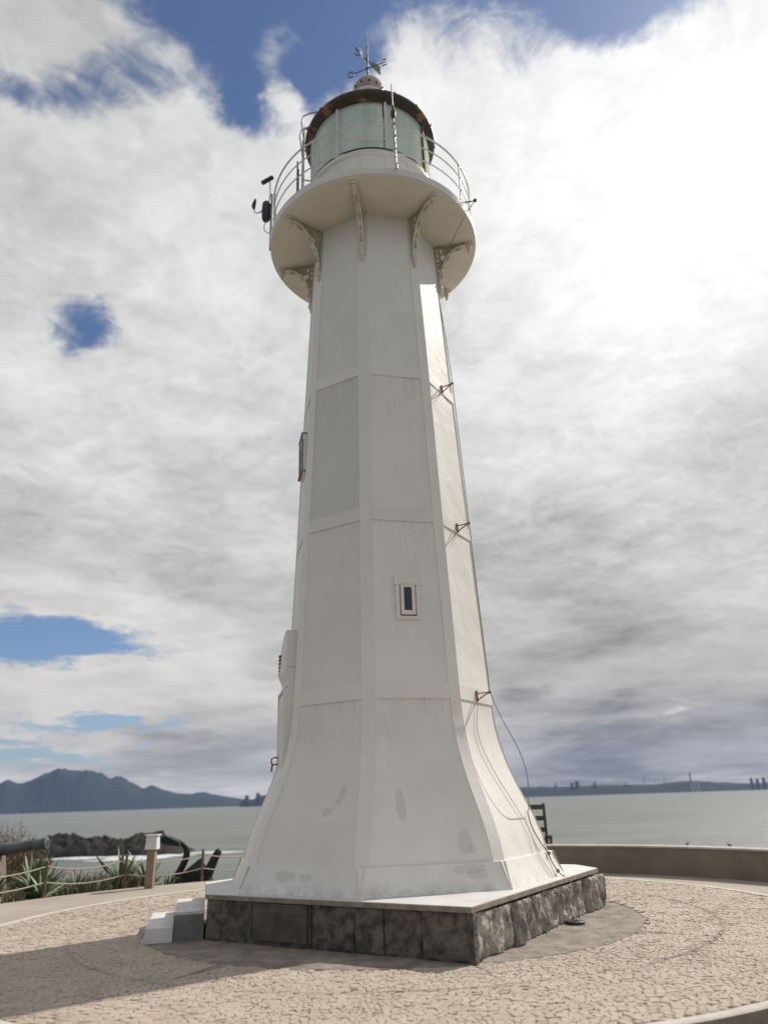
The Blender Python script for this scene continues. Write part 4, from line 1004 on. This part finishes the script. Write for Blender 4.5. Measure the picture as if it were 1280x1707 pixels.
# surf around the outcrop
mb = MB(); r = random.Random(4)
for (cx_, cy_, w, d) in ((-80, 200.5, 16, 1.5), (-70, 199, 12, 2.5), (-63, 197, 9, 4), (-57, 199, 7, 3), (-47, 206, 8, 2.6), (-66, 190, 10, 2.5), (-93, 201, 8, 1.2), (-60, 192, 7, 1.5)):
    n = 34; ring = [(cx_+w*cos(2*pi*i/n)*(1+r.gauss(0, .10)), cy_+d*sin(2*pi*i/n)*(1+r.gauss(0, .16)), SEA+.05+r.random()*.1) for i in range(n)]
    mb.add([(cx_, cy_, SEA+.5)]+ring, [(0, 1+i, 1+(i+1) % n) for i in range(n)])
tag(mb.build('surf', mat('white_foam', (.68, .70, .70), .8, nscale=.5, color2=(.45, .48, .47)), smooth=80), kind='stuff')

def AE(az, el, d, z0=1.5): a = rad(az); return Vector((d*sin(a), d*cos(a), z0+d*math.tan(rad(el))))
def ridge(name, prof, d, depth, m, rough_, seed):
    mb = MB(); a0, a1 = prof[0][0], prof[-1][0]; nx = int((a1-a0)/.11); ny = 26; vs = []
    for i in range(nx+1):
        az = a0+(a1-a0)*i/nx; el0 = lerp_tab(prof, az)
        for j in range(ny+1):
            b = j/ny; dd = d-depth*.5+depth*b
            el = el0*(1+.07*noise.fractal(Vector((az*1.7, seed, (b-.5)*4)), .8, 2.1, 5)); H = d*math.tan(rad(el))-SEA+1.5
            e = sin(pi*b)**1.25 if b < .5 else sin(pi*b)
            p = AE(az, 0, dd)
            nz = noise.fractal(Vector((p.x, p.y, seed))/rough_, .8, 2.1, 6)
            z = SEA-3+(H+3)*(e*(1+.10*nz*(1-e)*2))+nz*H*.02
            vs.append((p.x, p.y, z))
    W_ = ny+1; mb.add(vs, [(i*W_+j, (i+1)*W_+j, (i+1)*W_+j+1, i*W_+j+1) for i in range(nx) for j in range(ny)])
    return tag(mb.build(name, m, smooth=60), kind='structure')
m_mtn = mat('mountain_forest', (.022, .030, .026), .95, nscale=.004, color2=(.03, .033, .028), spec=.1)
m_shore = mat('far_shore_scrub', (.025, .026, .025), .95, nscale=.01, color2=(.035, .034, .03), spec=.1)
mp = [(-42, 1.2), (-38, 1.7), (-34, 1.3), (-31, 1.6), (-28.5, 1.75), (-27.14, 1.83), (-26.63, 1.97), (-25.9, 1.73), (-25.13, 1.95), (-24.48, 2.36), (-23.94, 2.58), (-23.12, 2.69), (-22.44, 2.48), (-21.95, 2.59), (-21.02, 2.38), (-20.08, 2.0), (-19.49, 2.11), (-18.72, 1.66), (-17.92, 1.28), (-17.33, 1.47), (-16.7, 1.21), (-15.6, .9), (-14.64, .8), (-13.85, .93), (-13.08, .75), (-11.97, .52), (-10.98, .38), (-10.2, .30), (-6, .35), (0, .3), (6, .45), (9, .4)]
ridge('mountains', mp, 6500, 1400, m_mtn, 420., 2.2)
rp = [(4, .3), (8, .52), (9.9, .55), (12, .50), (15, .52), (17, .48), (18.5, .42), (20, .55), (21, .58), (22.8, .42), (24.2, .30), (25.6, .28), (28, .35), (34, .4), (45, .3), (60, .3)]
ridge('far_shore', rp, 4600, 500, m_shore, 200., 5.)
ridge('headland', [(-11.2, .1), (-10.8, .45), (-10.3, .30), (-9.8, .55), (-9, .6), (-7.5, .4), (-5, .3)], 4200, 300, m_shore, 120., 8.)
ridge('far_coast_side', [(-75, .5), (-60, .8), (-50, .6), (-42, 1.0)], 6400, 900, m_mtn, 400., 9.)
m_bldg = mat('far_building', (.17, .17, .17), .8, nscale=.05, namt=.2)
m_bldg_d = mat('far_building_dark', (.10, .10, .105), .8, nscale=.05, namt=.2)
def far_b(az, el, w, d, lab, name='tower_block', m=None, kind='block', base=-.1, group=None):
    # w in degrees
    p = AE(az, 0, d); top = d*math.tan(rad(el))+1.5; W2 = d*math.tan(rad(w))/2; z0 = SEA-1
    root = empty(name, (p.x, p.y, z0), -rad(az)); tag(root, lab, 'building', group); H = top-z0
    m = m or m_bldg_d; mb = MB()
    if kind == 'block':
        mb.box((-W2, -W2*.8, 0), (W2, W2*.8, H*.94)); mb.build('wall', m, root)
        mb = MB(); mb.box((-W2*.5, -W2*.4, H*.9401), (W2*.4, W2*.4, H)); mb.build('roof_house', m, root)
        mb = MB(); n = max(3, int(H/9))
        for i in range(n):
            z = H*(.12+.8*i/n); mb.box((-W2*.85, -W2*.8-.3, z), (W2*.85, -W2*.8-.01, z+H*.8/n*.45))
        mb.build('window_band', m_pane, root)
    elif kind == 'mast':
        mb.tube([(0, 0, 0), (0, 0, H*.6), (0, 0, H)], [W2, W2*.7, W2*.25], 6); mb.build('shaft', m, root)
        mb = MB(); mb.box((-W2*2.2, -W2, H*.80), (W2*2.2, W2, H*.83)); mb.build('platform', m, root)
    elif kind == 'chimney':
        mb.tube([(0, 0, 0), (0, 0, H)], [W2*1.3, W2*.8], 10); mb.build('stack', m, root)
        mb = MB(); mb.tube([(0, 0, H), (0, 0, H+2)], W2*.95, 10); mb.build('rim', m, root)
    elif kind == 'crane':
        mb.bar((-W2*.5, 0, 0), (-W2*.3, 0, H*.9), W2*.2, W2*.2); mb.bar((W2*.5, 0, 0), (W2*.3, 0, H*.9), W2*.2, W2*.2); mb.box((-W2*.7, -W2*.3, H*.60), (W2*.7, W2*.3, H*.78)); mb.build('frame', m, root)
        mb = MB(); mb.bar((-W2*1.0, 0, H*.8), (W2*1.0, 0, H), W2*.2, W2*.25); mb.build('jib', m, root)
    return root
far_b(11.85, .86, .16, 4500, 'small far harbour crane nearest the lighthouse on the right shore', 'harbour_crane', kind='crane', group='far cranes on the right shore')
far_b(13.35, .84, .30, 4500, 'tallest stepped dark block on the far right shore near the lighthouse', group='far dark blocks on the right shore')
far_b(13.0, .76, .2, 4500, 'low dark annex against the tallest far block', group='far dark blocks on the right shore')
far_b(14.58, .80, .34, 4500, 'broad far harbour crane right of the tallest dark block', 'harbour_crane', kind='crane', group='far cranes on the right shore')
far_b(16.7, .66, .26, 4500, 'lowest far harbour crane halfway along the right shore', 'harbour_crane', kind='crane', group='far cranes on the right shore')
far_b(17.99, 1.12, .05, 4500, 'thin far mast left of its twin on the right shore', 'radio_mast', kind='mast', group='far masts')
far_b(19.32, 1.14, .05, 4500, 'thin far mast nearer the chimney on the right shore', 'radio_mast', kind='mast', group='far masts')
far_b(21.02, 1.08, .11, 4500, 'lone dark chimney stack above the white building on the far shore', 'chimney_stack', kind='chimney')
far_b(21.27, .58, .55, 4300, 'wide white building at the foot of the far chimney', 'white_building', m=mat('white_far_wall', (.55, .55, .55)))
for az, el, lab in ((24.8, .62, 'leftmost of the dark silo blocks at the right end of the far shore'), (25.15, .58, 'middle dark silo block at the right end of the far shore'), (25.55, .64, 'rightmost dark silo block at the picture edge on the far shore')):
    far_b(az, el, .2, 4400, lab, group='silo blocks at the right end')
for az, el, w, lab in ((-25.5, .42, .3, 'pale far block at the left end of the town under the mountains'), (-25.1, .62, .22, 'tallest pale far block of the town under the mountains'), (-24.7, .46, .34, 'wide pale far block beside the tallest one under the mountains'),
                       (-24.2, .52, .2, 'slim pale far block in the middle of the town under the mountains'), (-23.8, .40, .3, 'low pale far block right of the slim one under the mountains'), (-23.4, .45, .22, 'pale far block at the right end of the town under the mountains')):
    far_b(az, el, w, 5400, lab, m=m_bldg, group='town blocks under the mountains')
for az, el, lab in ((-10.7, .62, 'dark far block on the headland left of the lighthouse, outer one'), (-9.9, .75, 'dark far block on the headland touching the lighthouse edge')):
    far_b(az, el, .3, 4100, lab, group='blocks on the headland')

# ------------------------------------------------------------------ haze
mb = MB(); mb.box((-9300, -2500, SEA-6), (9300, 8200, 420)); hz = mb.build('haze', [])
mh = bpy.data.materials.new('haze_air'); mh.use_nodes = True; t = NT(mh.node_tree); t.n.clear()
pv = t.new('ShaderNodeVolumePrincipled', {'Color': (.42, .60, 1., 1), 'Density': 4.2e-5, 'Anisotropy': .2})
o_ = t.new('ShaderNodeOutputMaterial'); t.l.new(pv.outputs[0], o_.inputs['Volume'])
hz.data.materials.append(mh); tag(hz, kind='stuff')
S.cycles.volume_bounces = 0
